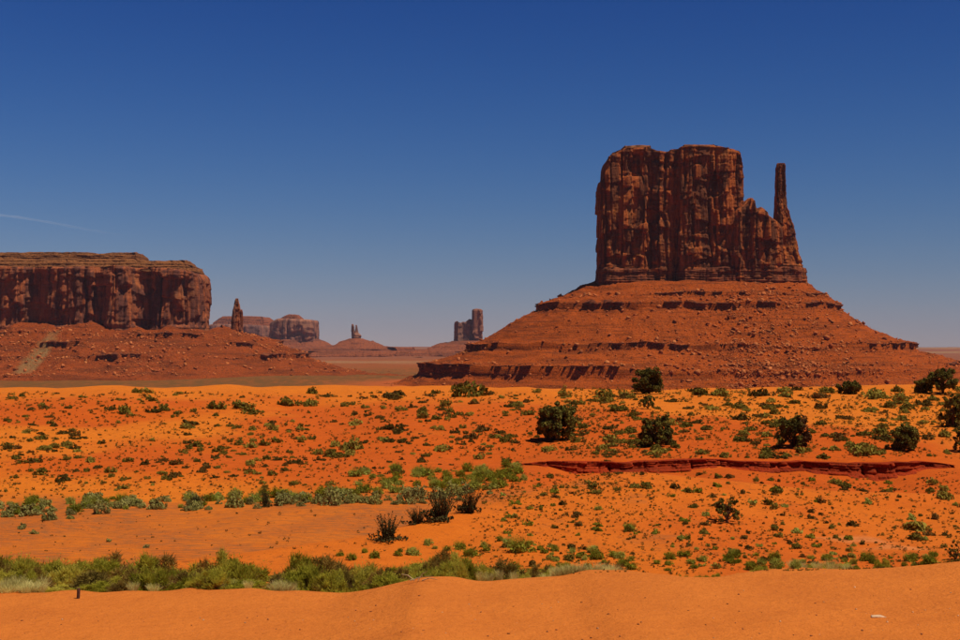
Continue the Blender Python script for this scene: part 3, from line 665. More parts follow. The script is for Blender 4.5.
mk2 = lambda x, N: fr(N) * sstep(0.0, 0.3, noise(x * 0.015, 9.2))
mk3 = lambda x, N: fr(N) * sstep(0.1, 0.35, noise(x * 0.017, 15.6))
MLED = [(34, 7, mk1), (72, 7, mk2), (118, 7, mk3)]
Gm, Nm, dm, km = talus('talus_slope', mp, False, MPROF, lambda N: 1 + 0 * N[:, 0], M_MESATAL, mesa, 9, 1.5, MLED, nr=110, ds=2.2, norm_smooth=60, wig=3.2, rough=1.5, lip=16)
Pm = resample(mp, 2.2, False)[0]
for q, (dl, drop, mk) in enumerate(MLED):
    for sel in runs(mk(Pm[:, 0] + Nm[:, 0] * dl * km, Nm) > 0.5, 10):
        ledge('rock_ledge', Gm, Nm, dm, dl, drop, sel, M_LEDGE, mesa, 50 + q, 1.1)
pts = pick_on(Gm, 9000, 0.9, keep=lambda p: p[2] > -44 and p[0] > -900); sz = np.minimum(0.6 * (1 - rng.rand(len(pts))) ** -0.5, 4.4)
scatter_rocks(mesa, pts, sz, 160)

def cone(name, parent, cx, cy, r0, rr, prof, mat, seed, u, ds, nr=60, ledges=(), ns=6, depth=1.0):
    if not ledges and u > 3:
        e_ = prof[-1][0]; ledges = [(f_ * e_, 1.1 * u, (lambda x, N, q=f_: fr(N) * sstep(-0.2, 0.2, noise(x * 0.3 / (10 * u), q * 31)))) for f_ in (0.14, 0.26, 0.4)]
    a = np.linspace(-math.pi / 2, 1.5 * math.pi, 160, endpoint=False)
    return talus(name, np.stack([cx + r0 * np.cos(a), cy + r0 * depth * np.sin(a)], 1), True, prof, None, mat, parent, seed, u, ledges, nr=nr, ds=ds, norm_smooth=ns)
# slim pinnacle on the ridge past the mesa's end
YS = 2350.0; sx = lambda u: px(u, YS); sz_ = lambda v: pz(v, YS)
pin = empty('rock_pinnacle', (sx(237), YS, -46), 'slim red rock pinnacle on a stepped ridge beyond the mesa end', 'pinnacle')
loft('pinnacle_shaft', [(sz_(v), sx(a), sx(b)) for v, a, b in [(298.5, 235.6, 238.4), (302, 234.9, 239.2), (305, 234.2, 239.8), (310, 232.8, 240.6), (318, 232.0, 241.2), (326, 231.4, 242), (331, 230.6, 243.5), (337, 230.2, 244), (346, 229.5, 245)]], YS, 0.8, M_MESA, pin, 0.5, 1.0, 1.2, 41, 0.7)
loft('pinnacle_finger', [(sz_(v), sx(a), sx(b)) for v, a, b in [(309.5, 241.2, 242.6), (312, 240.7, 243.2), (320, 240.4, 243.4), (330, 240, 243.6), (340, 239, 244.5)]], YS - 3, 1.0, M_MESA, pin, 0.45, 1.0, 1.2, 42, 0.9)
cled = [(26, 5, lambda x, N: fr(N)), (52, 5, lambda x, N: fr(N)), (80, 5, lambda x, N: fr(N) * sstep(-0.2, 0.2, noise(x * 0.02, 3.3)))]
cone('talus_slope', pin, sx(235.5), YS + 4, 16, 0, [(0, sz_(338)), (10, sz_(342)), (36, sz_(350)), (70, sz_(360)), (110, sz_(371)), (150, -47), (230, -54)], M_MESATAL, 43, 1.3, 0.7, 90, cled)

# ------------------------------------------------------------------ far buttes and mesas
def far_obj(name, label, cat, u0, Y):
    return empty(name, (px(u0, Y), Y, -46), label, cat)
def far_wall(nm, parent, pts, Y, vb, tops, u, seed, deep=1.0, batter=0.03, mat=None, layered=0.0):
    """pts = [(u, dY)] front from -x to +x; back is closed at depth"""
    X = lambda q: px(q, Y)
    fo = [(X(q), Y + dy) for q, dy in pts]
    wd = fo[-1][0] - fo[0][0]; o = fo + [(fo[-1][0] - 0.04 * wd, Y + deep), (fo[0][0] + 0.04 * wd, Y + deep)]
    tu, tv = zip(*tops)
    wall(nm, o, pz(vb, Y), lambda x, y: np.interp(x, [X(q) for q in tu], [pz(q, Y) for q in tv]), mat or M_FAR, parent, 0.7 * u, 0.8 * u, 0.8 * u, seed, batter, cap_noise=0.3, layered=layered, amp=0.6)
Y1 = 6600.0
fm = far_obj('distant_mesa', 'hazy square-ended distant mesa behind the slim pinnacle', 'mesa', 290, Y1)
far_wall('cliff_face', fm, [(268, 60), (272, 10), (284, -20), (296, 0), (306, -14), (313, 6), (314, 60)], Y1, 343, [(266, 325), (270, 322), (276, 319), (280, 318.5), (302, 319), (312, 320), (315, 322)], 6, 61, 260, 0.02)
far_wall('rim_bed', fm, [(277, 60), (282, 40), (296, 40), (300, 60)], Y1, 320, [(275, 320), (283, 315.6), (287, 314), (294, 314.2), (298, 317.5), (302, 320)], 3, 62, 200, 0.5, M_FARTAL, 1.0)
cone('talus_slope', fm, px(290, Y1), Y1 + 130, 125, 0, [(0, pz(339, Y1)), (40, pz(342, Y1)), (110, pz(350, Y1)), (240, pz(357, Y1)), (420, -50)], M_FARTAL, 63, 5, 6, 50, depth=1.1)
Y2 = 7600.0
fm2 = far_obj('distant_mesa', 'low hazy distant mesa with a banded top, showing on both sides of the pinnacle', 'mesa', 230, Y2)
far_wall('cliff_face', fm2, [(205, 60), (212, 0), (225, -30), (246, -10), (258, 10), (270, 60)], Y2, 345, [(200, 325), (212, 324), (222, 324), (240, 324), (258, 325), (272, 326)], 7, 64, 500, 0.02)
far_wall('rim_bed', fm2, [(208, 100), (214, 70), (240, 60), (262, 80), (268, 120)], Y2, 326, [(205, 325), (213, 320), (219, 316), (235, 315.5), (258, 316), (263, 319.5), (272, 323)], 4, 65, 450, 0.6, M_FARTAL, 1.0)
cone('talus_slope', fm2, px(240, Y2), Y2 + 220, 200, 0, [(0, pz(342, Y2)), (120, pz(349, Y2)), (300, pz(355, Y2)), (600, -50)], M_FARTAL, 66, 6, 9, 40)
Y3 = 6200.0
fb = far_obj('distant_butte', 'tiny distant twin-tipped butte on a wide low cone', 'butte', 356, Y3)
X3 = lambda u: px(u, Y3)
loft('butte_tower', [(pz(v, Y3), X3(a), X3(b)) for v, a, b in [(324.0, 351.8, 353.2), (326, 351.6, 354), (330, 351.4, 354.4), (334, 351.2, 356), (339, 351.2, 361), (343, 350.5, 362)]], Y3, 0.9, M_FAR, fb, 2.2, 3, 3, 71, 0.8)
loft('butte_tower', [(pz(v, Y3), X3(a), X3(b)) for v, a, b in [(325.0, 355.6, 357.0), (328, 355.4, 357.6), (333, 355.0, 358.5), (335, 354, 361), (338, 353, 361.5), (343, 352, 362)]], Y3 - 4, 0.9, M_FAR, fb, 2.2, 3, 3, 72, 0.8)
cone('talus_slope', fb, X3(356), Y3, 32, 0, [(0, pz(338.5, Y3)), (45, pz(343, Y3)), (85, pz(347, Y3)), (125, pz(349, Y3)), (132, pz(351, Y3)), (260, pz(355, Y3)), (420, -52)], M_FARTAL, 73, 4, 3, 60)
Y4 = 5600.0
cb = far_obj('distant_butte', 'dark distant castle-shaped butte with one tall blocky tower and a lower wall', 'butte', 468, Y4)
X4 = lambda u: px(u, Y4)
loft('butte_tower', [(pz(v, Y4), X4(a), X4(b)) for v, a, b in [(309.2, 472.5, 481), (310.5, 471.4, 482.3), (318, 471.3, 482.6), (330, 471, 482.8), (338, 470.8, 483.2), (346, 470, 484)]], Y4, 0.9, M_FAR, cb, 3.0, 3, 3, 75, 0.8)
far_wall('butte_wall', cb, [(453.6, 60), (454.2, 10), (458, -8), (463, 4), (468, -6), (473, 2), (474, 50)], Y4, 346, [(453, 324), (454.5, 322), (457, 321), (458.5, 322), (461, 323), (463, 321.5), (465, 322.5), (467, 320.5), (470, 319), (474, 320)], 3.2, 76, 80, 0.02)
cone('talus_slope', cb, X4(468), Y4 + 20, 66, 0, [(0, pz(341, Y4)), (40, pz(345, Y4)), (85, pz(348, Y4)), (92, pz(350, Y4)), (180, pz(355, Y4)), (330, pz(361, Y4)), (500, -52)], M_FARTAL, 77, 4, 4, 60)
# low benches crossing the plain
def bench(label, ua, ub, Y, vt, vb, seed, u=3.0, deep=500, mat=None, bat=0.9):
    b = far_obj('low_bench', label, 'bench', (ua + ub) / 2, Y)
    us = np.linspace(ua, ub, 9); r = np.random.RandomState(seed)
    o = [(px(q, Y), Y + r.uniform(-14, 14)) for q in us]; o = o + [(o[-1][0] + 60, Y + deep), (o[0][0] - 60, Y + deep)]
    wall('rock_bed', o, pz(vb, Y), lambda x, y: pz(vt, Y) + 0 * x + 1.5 * noise(x * 0.004, y * 0.004, seed), mat or M_FARTAL, b, u, 1.6 * u, 0.6 * u, seed, bat, layered=0.8, cap_noise=0.6)
    o2 = b; o2['category'] = 'rock bench'; return b
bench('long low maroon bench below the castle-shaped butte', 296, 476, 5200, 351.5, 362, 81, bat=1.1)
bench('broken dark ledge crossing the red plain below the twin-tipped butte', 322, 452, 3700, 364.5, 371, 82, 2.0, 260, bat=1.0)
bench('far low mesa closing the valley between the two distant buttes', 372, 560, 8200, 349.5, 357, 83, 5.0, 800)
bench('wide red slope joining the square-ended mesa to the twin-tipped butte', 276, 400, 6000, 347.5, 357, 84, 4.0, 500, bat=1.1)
# ------------------------------------------------------------------ the cut bank
def build_bank():
    x = np.arange(2.6, 28.9, 0.045); y = bank_y(x); rows = 18; r = np.linspace(0, 1, rows)
    zt = gz(x, y + 1.05) + 0.03; zb = np.minimum(gz(x, y - 0.7), zt - 0.05) - 0.12
    Z = zt[:, None] - (zt - zb)[:, None] * r[None, :]; X = x[:, None] + 0 * Z
    k, dk = cells(r[None, :] * 1.0 + 0.05 * noise(X * 0.8, 0.3, 2.0), 0.2, 5)
    i, di = cells(X + 0.25 * noise(X * 0.6, k * 1.3, 4.0), 0.75, 9)
    i2, di2 = cells(X + 0.5 * noise(X * 0.3, 6.1), 2.6, 13)
    D = 0.10 + 0.26 * (hsh(i, 3, k) - 0.5) + 0.6 * (hsh(i2, 8) - 0.5) - 0.16 * np.exp(-(di2 / 0.12) ** 2) - 0.10 * np.exp(-(dk / 0.03) ** 2) - 0.08 * np.exp(-(di / 0.06) ** 2)
    D = D + 0.45 * r[None, :] + 0.12 * (1 - sstep(0, 0.2, r))[None, :] + 0.9 * sstep(0.25 + 0.5 * hsh(i2, 22), 1.1, r[None, :]) ** 1.3 * (0.2 + 1.2 * hsh(i2, 21)) * (0.6 + 0.8 * hsh(i, 25)) + 0.08 * fbm(X * 2.2, Z * 4, 3.0, 3)
    Y = y[:, None] - D
    X = np.concatenate([X[:, :1], X], 1); Y = np.concatenate([y[:, None] + 1.3, Y], 1)
    Z = np.concatenate([(gz(x, y + 1.3) - 0.03)[:, None], Z], 1)
    V = np.stack([X, Y, Z], -1); n, m = Z.shape; f = grid_faces(n, m)
    o = obj_np('cut_bank', V.reshape(-1, 3), [f], M_BANK, None, False, label='eroded dark red earth bank cutting across the sandy basin', cat='bank')
build_bank()

# ------------------------------------------------------------------ plants
LEAF_OLIVE = mat_leaf('shrub_leaf', (0.12, 0.090, 0.012), (0.28, 0.20, 0.026), (0.34, 0.26, 0.04))
LEAF_DARK = mat_leaf('dark_shrub_leaf', (0.075, 0.050, 0.009), (0.18, 0.115, 0.02), (0.17, 0.075, 0.016))
LEAF_SAGE = mat_leaf('sage_leaf', (0.20, 0.175, 0.04), (0.42, 0.36, 0.11), (0.26, 0.23, 0.05))
LEAF_GREEN = mat_leaf('green_shrub_leaf', (0.15, 0.15, 0.010), (0.38, 0.35, 0.03), (0.36, 0.36, 0.07))
LEAF_RABBIT = mat_leaf('rabbitbrush_leaf', (0.22, 0.20, 0.012), (0.58, 0.50, 0.05), (0.52, 0.42, 0.06), 5.0, 0.5)
LEAF_STRAW = mat_leaf('straw', (0.46, 0.38, 0.11), (0.72, 0.62, 0.22), None, 4.0, 0.3)
LEAF_JUNIPER = mat_leaf('juniper_leaf', (0.050, 0.041, 0.008), (0.20, 0.155, 0.024), None, 1.6, 0.15)
LEAF_RUST = mat_leaf('dead_juniper_leaf', (0.06, 0.026, 0.010), (0.13, 0.06, 0.02), None, 1.6, 0.15)
LEAF_SPIKE = mat_leaf('spiky_stem', (0.035, 0.028, 0.010), (0.095, 0.075, 0.02), None, 5.0, 0.1)
BARK = mat_stone('bark', (0.055, 0.026, 0.014), (0.11, 0.055, 0.03), 0.05)
TWIG = mat_stone('twig', (0.10, 0.045, 0.02), (0.20, 0.10, 0.05), 0.05)
STRAW_TWIG = mat_stone('dry_twig', (0.28, 0.17, 0.08), (0.40, 0.27, 0.13), 0.05)

def leaf_quads(r, P, size, up=0.4, aspect=(0.45, 0.9), away=None):
    """a small quad at each point of P"""
    n = len(P); nr = r.normal(size=(n, 3)); nr[:, 2] += up
    if away is not None: nr += away * 0.9
    nr /= np.linalg.norm(nr, axis=1, keepdims=True)
    t = np.cross(nr, r.normal(size=(n, 3))); t /= np.linalg.norm(t, axis=1, keepdims=True) + 1e-9; b = np.cross(nr, t)
    s = size * r.uniform(0.6, 1.3, (n, 1)); a = s * r.uniform(*aspect, (n, 1))
    V = np.stack([P - t * s - b * a * 0.4, P - b * a * 0.1 + t * s * 0.1 - b * a, P + t * s, P + b * a], 1)
    return V.reshape(-1, 3), np.arange(4 * n).reshape(n, 4)
def dome(r, nclump, per, size, h=0.75, clump=0.32, flat_base=True, lobes=0.25):
    """leaf clumps filling a dome of radius 1 and height h, base at z=0"""
    c = r.normal(size=(nclump, 3)); c /= np.linalg.norm(c, axis=1, keepdims=True); c[:, 2] = np.abs(c[:, 2])
    rad = r.uniform(0.45, 1.0, (nclump, 1)) ** 0.6 * (1 - clump * 0.7) * (1 + lobes * r.normal(size=(nclump, 1)) * 0.5)
    c = c * rad
    d = r.normal(size=(nclump, per, 3)); d /= np.linalg.norm(d, axis=2, keepdims=True)
    cs = clump * r.uniform(0.55, 1.25, (nclump, 1, 1))
    P = c[:, None, :] + d * cs * r.uniform(0.35, 1, (nclump, per, 1)) ** 0.5
    P = P.reshape(-1, 3); P[:, 2] = np.abs(P[:, 2]) * h + 0.02
    return leaf_quads(r, P, size, 0.3, away=d.reshape(-1, 3))
def blades(r, n, spread, h, width, base=0.25, curve=0.35, segs=2, tilt=1.0):
    """thin upright stems fanning out from the base"""
    a = r.rand(n) * 6.283; rb = base * np.sqrt(r.rand(n)); p0 = np.stack([rb * np.cos(a), rb * np.sin(a), np.zeros(n)], 1)
    a2 = a + r.normal(size=n) * 0.7; lean = spread * r.rand(n) ** 0.7 * tilt
    L = h * r.uniform(0.6, 1.05, n) * (1 - 0.25 * r.rand(n) * (lean / max(spread, 1e-6)))
    dirh = np.stack([np.cos(a2), np.sin(a2), np.zeros(n)], 1)
    Vs, Fs = [], []
    pts = []
    for k in range(segs + 1):
        t = k / segs
        p = p0 + dirh * (lean * t ** (1 + curve))[:, None]; p[:, 2] += L * (t - 0.12 * t * t)
        pts.append(p)
    side = np.cross(dirh, np.array([0, 0, 1.0])) + r.normal(size=(n, 3)) * 0.6; side /= np.linalg.norm(side, axis=1, keepdims=True)
    V = []
    for k, p in enumerate(pts):
        wv = width * (1.0 - 0.75 * k / segs) * r.uniform(0.7, 1.3, (n, 1))
        V += [p - side * wv, p + side * wv]
    V = np.stack(V, 1); m = 2 * (segs + 1); base_i = np.arange(n)[:, None] * m
    F_ = [base_i + np.array([[2 * k, 2 * k + 1, 2 * k + 3, 2 * k + 2]]) for k in range(segs)]
    return V.reshape(-1, 3), np.concatenate(F_), np.stack(pts, 1)
def join(parts):
    Vs, Fs, o = [], [], 0
    for V, f in parts: Vs.append(V); Fs.append(f + o); o += len(V)
    return np.concatenate(Vs), np.concatenate(Fs)
def tube(p, rad, sides=6):
    p = np.asarray(p, float); n = len(p); T = np.gradient(p, axis=0); T /= np.linalg.norm(T, axis=1, keepdims=True) + 1e-9
    ref = np.array([0.31, 0.83, 0.45]); A = np.cross(T, ref); A /= np.linalg.norm(A, axis=1, keepdims=True); B = np.cross(T, A)
    a = np.linspace(0, 2 * math.pi, sides, endpoint=False)
    V = p[:, None, :] + np.asarray(rad)[:, None, None] * (A[:, None, :] * np.cos(a)[None, :, None] + B[:, None, :] * np.sin(a)[None, :, None])
    i, j = np.meshgrid(np.arange(n - 1), np.arange(sides), indexing='ij'); j2 = (j + 1) % sides
    return V.reshape(-1, 3), np.stack([i * sides + j, i * sides + j2, (i + 1) * sides + j2, (i + 1) * sides + j], -1).reshape(-1, 4)
def protos(name, count, fn, mat):
    out = []
    for k in range(count):
        V, f = fn(np.random.RandomState(900 + 31 * k + len(name))); out.append(mesh_np(name, V, [f], mat))
    return out
def put(name, me, p, sx_, sz_v, label, cat, group, children=()):
    o = bpy.data.objects.new(name, me); o.location = p
    o.rotation_euler = (0, 0, rng.rand() * 6.28); o.scale = (sx_, sx_ * rng.uniform(0.85, 1.15), sz_v)
    link(o, None, label, cat, group)
    for nm, cme in children: link(bpy.data.objects.new(nm, cme), o)
    return o

SHRUB = protos('olive_shrub', 7, lambda r: dome(r, r.randint(10, 17), 26, 0.13, r.uniform(0.6, 0.85), 0.36), LEAF_OLIVE)
DARKS = protos('dark_shrub', 6, lambda r: dome(r, r.randint(12, 20), 24, 0.12, r.uniform(0.45, 0.62), 0.30, lobes=0.6), LEAF_DARK)
SAGE = protos('sagebrush', 6, lambda r: dome(r, r.randint(16, 24), 40, 0.085, r.uniform(0.7, 0.95), 0.30), LEAF_SAGE)
GREEN = protos('green_shrub', 6, lambda r: join([dome(r, r.randint(14, 20), 34, 0.09, r.uniform(0.75, 1.0), 0.32), blades(r, 220, 0.75, 1.05, 0.016, 0.4)[:2]]), LEAF_GREEN)

# junipers: trunk with limbs carrying leaf clumps
def juniper(r, w_, h_, nlimb=7, nclump=46, per=130, leaf=0.075, bare=0.12, open_=0.0):
    """unit tree scaled to width w_ and height h_ (metres)"""
    tr = []; tips = []
    lean = r.normal(size=2) * 0.08
    for k in range(nlimb):
        a = k * 6.283 / nlimb + r.normal() * 0.4; el = r.uniform(0.35, 1.35)
        L = r.uniform(0.55, 0.95); st = np.array([lean[0] * 0.2, lean[1] * 0.2, bare * h_ * r.uniform(0.4, 1.2)])
        d = np.array([math.cos(a) * math.cos(el) * w_ * 0.5, math.sin(a) * math.cos(el) * w_ * 0.5, math.sin(el) * h_ * 0.85])
        pts_ = [st + d * L * t + np.array([0, 0, 0.12 * h_ * t * t]) + r.normal(size=3) * 0.04 * w_ * t for t in np.linspace(0, 1, 6)]
        tr.append(tube(pts_, np.linspace(0.05, 0.012, 6) * w_ * 0.6, 5)); tips += pts_[2:]
    tr.append(tube([(0, 0, -0.1), (lean[0] * .1, lean[1] * .1, bare * h_ * 0.6), (lean[0] * .3, lean[1] * .3, bare * h_ * 1.6), (lean[0], lean[1], h_ * 0.6)], np.array([0.085, 0.065, 0.05, 0.02]) * w_ * 0.6, 7))
    tips = np.array(tips)
    # clumps fill an uneven crown that is widest low down and reaches almost to the ground
    hz = np.maximum(bare, 0.10) + (0.92 - np.maximum(bare, 0.10)) * r.rand(nclump) ** 0.9
    an = r.rand(nclump) * 6.283; lob = 1 + 0.16 * np.sin(an * 3 + r.rand() * 6) + 0.12 * np.sin(an * 5 + hz * 6 + r.rand() * 6)
    rm = 0.46 * w_ * np.sqrt(np.clip(1 - np.where(hz > 0.36, (hz - 0.36) / 0.70, (0.36 - hz) / 0.62) ** 2, 0.02, 1)) * lob * r.uniform(0.82, 1.08, nclump)
    rr = rm * np.sqrt(r.uniform(0.12 + 0.3 * open_, 1, nclump))
    c = np.stack([rr * np.cos(an) + lean[0] * hz, rr * np.sin(an) + lean[1] * hz, hz * h_ * (1 + 0.07 * r.normal(size=nclump))], 1)
    d = r.normal(size=(nclump, per, 3)); d /= np.linalg.norm(d, axis=2, keepdims=True)
    cs = r.uniform(0.05, 0.125, (nclump, 1, 1)) * w_ * (1 - 0.3 * open_)
    P = c[:, None, :] + d * cs * r.uniform(0.2, 1, (nclump, per, 1)) ** 0.5 * np.array([1, 1, 1.1]); P = P.reshape(-1, 3)
    P[:, 2] = np.maximum(P[:, 2], 0.03 + 0.08 * r.rand(len(P)))
    cr = leaf_quads(r, P, leaf, 0.35, away=d.reshape(-1, 3))
    return join(tr), cr, c
def tree(u, v, wpx, hpx, label, seed, open_=0.0, bare=0.05, rust=None, nclump=64, name='juniper_tree', group=None):
    (p,), ok = raycast([u], [v]); W, H = wpx / F * p[1], hpx / F * p[1]
    r = np.random.RandomState(seed)
    t_, c_, cc = juniper(r, W, H, 8, nclump, int(110 * (1 - 0.35 * open_)), 0.030 * W, bare, open_)
    e_ = empty(name, p, label, 'tree' if name == 'juniper_tree' else 'bush', group)
    obj_np('trunk', t_[0] + np.array(p), [t_[1]], BARK, e_)
    if rust is not None:
        fx = c_[0].reshape(-1, 4, 3)[:, 0, 0] > rust * W
        for sel, nm, mt in ((~fx, 'crown', LEAF_JUNIPER), (fx, 'dead_crown', LEAF_RUST)):
            Vq = c_[0].reshape(-1, 4, 3)[sel].reshape(-1, 3)
            o = obj_np(nm, Vq + np.array(p), [np.arange(len(Vq)).reshape(-1, 4)], mt, e_)
    else: obj_np('crown', c_[0] + np.array(p), [c_[1]], LEAF_JUNIPER, e_)
tree(553, 440, 43, 34, 'big round-crowned dark juniper on bare sand above the red bank', 1, nclump=110)
tree(649, 394, 31, 25, 'dark juniper on the dune crest against the butte talus', 2, nclump=90)
tree(656, 446, 36, 29, 'bushy olive-dark juniper standing behind the shallow end of the red bank', 3, 0.2, 0.05)
tree(573, 412, 11, 11, 'small upright juniper behind the big round-crowned juniper', 4, nclump=30)
tree(648, 409, 17, 13, 'small round juniper just in front of the crest juniper', 5, 0.2, nclump=34)
tree(794, 447, 36, 32, 'ragged juniper with one rusty brown dead side', 6, 0.1, 0.05, rust=0.12)
tree(904, 450, 30, 25, 'compact dark green juniper behind the deep part of the red bank', 7, 0.0, 0.03, nclump=90)
tree(727, 523, 30, 25, 'small open-branched dark juniper alone in the basin below the red bank', 8, 0.5, 0.16, nclump=34)
tree(943, 394, 34, 25, 'spreading juniper with a bare trunk at the foot of the butte', 9, 0.35, 0.26, nclump=52)
tree(922, 393, 20, 13, 'low dark juniper beside the spreading bare-trunked juniper', 10, 0.0, 0.03)
tree(849, 394, 24, 13, 'low wide dark juniper on the dune crest below the rock-fall', 11, 0.0, 0.03)
tree(953, 427, 26, 36, 'tall leaning juniper with drooping limbs on the slope behind the compact juniper', 12, 0.3, 0.15)
tree(964, 452, 20, 24, 'dark juniper lowest of the slope beside the end of the red bank', 13, 0.1, 0.06)
tree(955, 560, 16, 22, 'dark leafy juniper at the rim of the sand bank', 14, 0.3, 0.05, nclump=30)

# ---- scattered shrubs
DUNE = [(112,409,14),(124,413,16),(132,416,10),(155,412,20),(178,414,10),(217,409,20),(216,416,8),(240,409,26),(250,414,18),(288,405,24),(310,406,14),(42,407,10),(51,424,9),(62,434,14),(75,439,12),(8,447,12),(45,450,16),(67,460,10),(77,452,10),(152,441,9),(163,461,12),(197,446,16),(243,455,9),(217,468,9),(250,474,11),(148,479,8),(15,478,10),(65,480,18),(90,462,12),(98,468,12),(35,462,16),(190,425,22),(237,428,10),(253,430,10),(271,424,12),(300,430,12),(239,445,10),(296,463,14),
 (390,398,26),(400,395,18),(430,396,14),(470,396,34),(490,395,14),(326,397,14),(345,404,8),(365,408,12),(383,409,8),(390,429,18),(355,425,14),(400,427,12),(352,449,24),(345,457,10),(365,443,12),(470,438,24),(482,431,20),(455,433,14),(493,438,10),(447,420,8),(420,412,9),(423,411,10),(450,412,10),(337,455,10),(532,385,22),(549,451,16),(603,396,20),(625,397,14)]
RIGHT = [(700,440,10),(757,444,12),(740,441,16),(864,455,26),(875,460,20),(855,450,18),(908,466,16),(925,464,14),(838,437,18),(880,434,20),(945,437,16),(700,395,20),(720,396,18),(760,396,20),(785,397,16),(820,398,18),(875,397,22),(900,400,18),(672,402,14),(690,409,12),(676,470,14),(776,492,18),(845,487,16),(835,484,14),(860,491,14),(888,493,18),(930,492,12),(945,499,20),(915,530,30),(928,535,18),(916,540,16),(820,425,14),(840,418,12),(870,412,16)]
def scatter(n, uvs, sizes, px_pow=1.6):
    u0, u1, v0, v1 = uvs; u = rng.uniform(u0, u1, n); v = rng.uniform(v0, v1, n)
    s = sizes[0] + (sizes[1] - sizes[0]) * rng.rand(n) ** px_pow
    return np.stack([u, v, s], 1)
def clumpy(A, sc_=0.03, thr=-0.25, seed=1.0):
    k = noise(A[:, 0] * sc_, A[:, 1] * sc_ * 1.8, seed) + 0.5 * noise(A[:, 0] * sc_ * 3, A[:, 1] * sc_ * 5, seed + 3)
    return A[k > thr + 0.5 * (rng.rand(len(A)) - 0.5)]
def free(A):
    """leave the bare strip of the bank clear"""
    xb = (A[:, 0] - 480) / F * 80
    bad = (A[:, 0] > 525) & (A[:, 0] < 950) & (A[:, 1] > 458.5) & (A[:, 1] < np.interp(A[:, 0], [530, 700, 780, 900, 950], [474, 472, 474, 481, 470]))
    return A[~bad]
def plant(A, name, protos_, label, cat, group, flat=1.0):
    lab = label if callable(label) else (lambda u, v, s: label)
    P, ok = raycast(A[:, 0], A[:, 1])
    for q in range(len(A)):
        if not ok[q]: continue
        R = A[q, 2] / F * P[q, 1] * 0.54; me = protos_[rng.randint(len(protos_))]
        put(name, me, P[q] - np.array([0, 0, 0.08 * R]), R, R * rng.uniform(1.05, 1.6) * flat, lab(*A[q]), cat, group)
def tufts(A, name, mat, label, leaf=0.22, per=26):
    """uncounted tiny tufts, one mesh"""
    P, ok = raycast(A[:, 0], A[:, 1]); parts = []
    base = [dome(np.random.RandomState(k + 70), 5, per // 5, leaf, 0.75, 0.5) for k in range(8)]
    for q in range(len(A)):
        if not ok[q]: continue
        R = A[q, 2] / F * P[q, 1] * 0.5; V, f = base[rng.randint(8)]
        parts.append((rot_z(V, rng.rand() * 6.28) * R * np.array([1, 1, rng.uniform(1.0, 1.7)]) + P[q], f))
    V, f = join(parts); o = obj_np(name, V, [f], mat, None, False, kind='stuff'); o['label'] = label; o['category'] = 'scrub'
D0 = np.array(DUNE, float); wd = (D0[:, 2] >= 12) & (rng.rand(len(D0)) < 0.6)
dk = np.concatenate([D0[wd], clumpy(scatter(300, (0, 640, 393, 484), (5, 16), 1.8), 0.02, -0.1, 4.0)])
# wide dark mats are several plants grown together
extra = [(u + rng.uniform(-.45, .45) * s, v + rng.uniform(-1.5, 2.0), s * 0.6) for u, v, s in D0[wd] for _ in range(2)]
dk = np.concatenate([dk, np.array(extra)]); dk[:, 2] *= 0.88
plant(dk, 'dark_shrub', DARKS, lambda u, v, s: ('wide dark brown-green shrub mat ' if s > 13 else 'small dark brown-green shrub ') + ('along the crest of the dune slope' if v < 404 else 'half-way up the dune slope' if v < 445 else 'low on the dune slope above the wash'), 'shrub', 'dark shrubs on the dune slope', 0.95)
ol = np.concatenate([D0[~wd], clumpy(scatter(430, (0, 640, 392, 494), (5, 15), 1.8), 0.02, -0.3, 9.0)])
plant(free(ol)[:298], 'olive_shrub', SHRUB, lambda u, v, s: ('large rounded olive shrub ' if s > 10.5 else 'small round olive shrub ') + ('along the crest of the dune slope' if v < 404 else 'half-way up the dune slope' if v < 445 else 'low on the dune slope above the wash'), 'shrub', 'olive shrubs on the dune slope')
R0 = np.array(RIGHT, float)
rt = np.concatenate([R0, clumpy(scatter(400, (600, 962, 390, 459), (5, 17), 1.7), 0.02, -0.35, 14.0)])
M2 = [mesh_np('crest_shrub', *(lambda q: (q[0], [q[1]]))(dome(np.random.RandomState(400 + k), 14, 26, 0.13, 0.6, 0.36)), LEAF_OLIVE) for k in range(5)]
plant(free(rt)[:298], 'crest_shrub', M2 + DARKS[:2], lambda u, v, s: ('wide scrubby shrub ' if s > 12 else 'small scrubby shrub ') + ('on the dune crest at the foot of the butte' if v < 404 else 'on the sand among the junipers behind the red bank' if v < 440 else 'on the sand just behind the red bank' if v < 458 else 'on the sand below the red bank'), 'shrub', 'shrubs behind the red bank')
ba = np.concatenate([clumpy(scatter(350, (500, 962, 474, 570), (4, 12), 2.0), 0.02, -0.3, 21.0)])
ba = ba[(ba[:, 1] > 486) | (ba[:, 0] > 640)]
M3 = [mesh_np('basin_shrub', *(lambda q: (q[0], [q[1]]))(dome(np.random.RandomState(500 + k), 12, 26, 0.14, 0.8, 0.36)), [LEAF_OLIVE, LEAF_GREEN, LEAF_DARK][k % 3]) for k in range(9)]
plant(free(ba)[:280], 'basin_shrub', M3, lambda u, v, s: ('wide tufted shrub ' if s > 8 else 'small tufted shrub ') + ('on the top of the red sand mound' if u < 640 and v < 525 else 'around the lone basin juniper' if 640 < u < 800 and v < 545 else 'in the basin below the deep part of the red bank' if v < 545 else 'low in the basin behind the sand bank'), 'shrub', 'shrubs on the mound and basin')
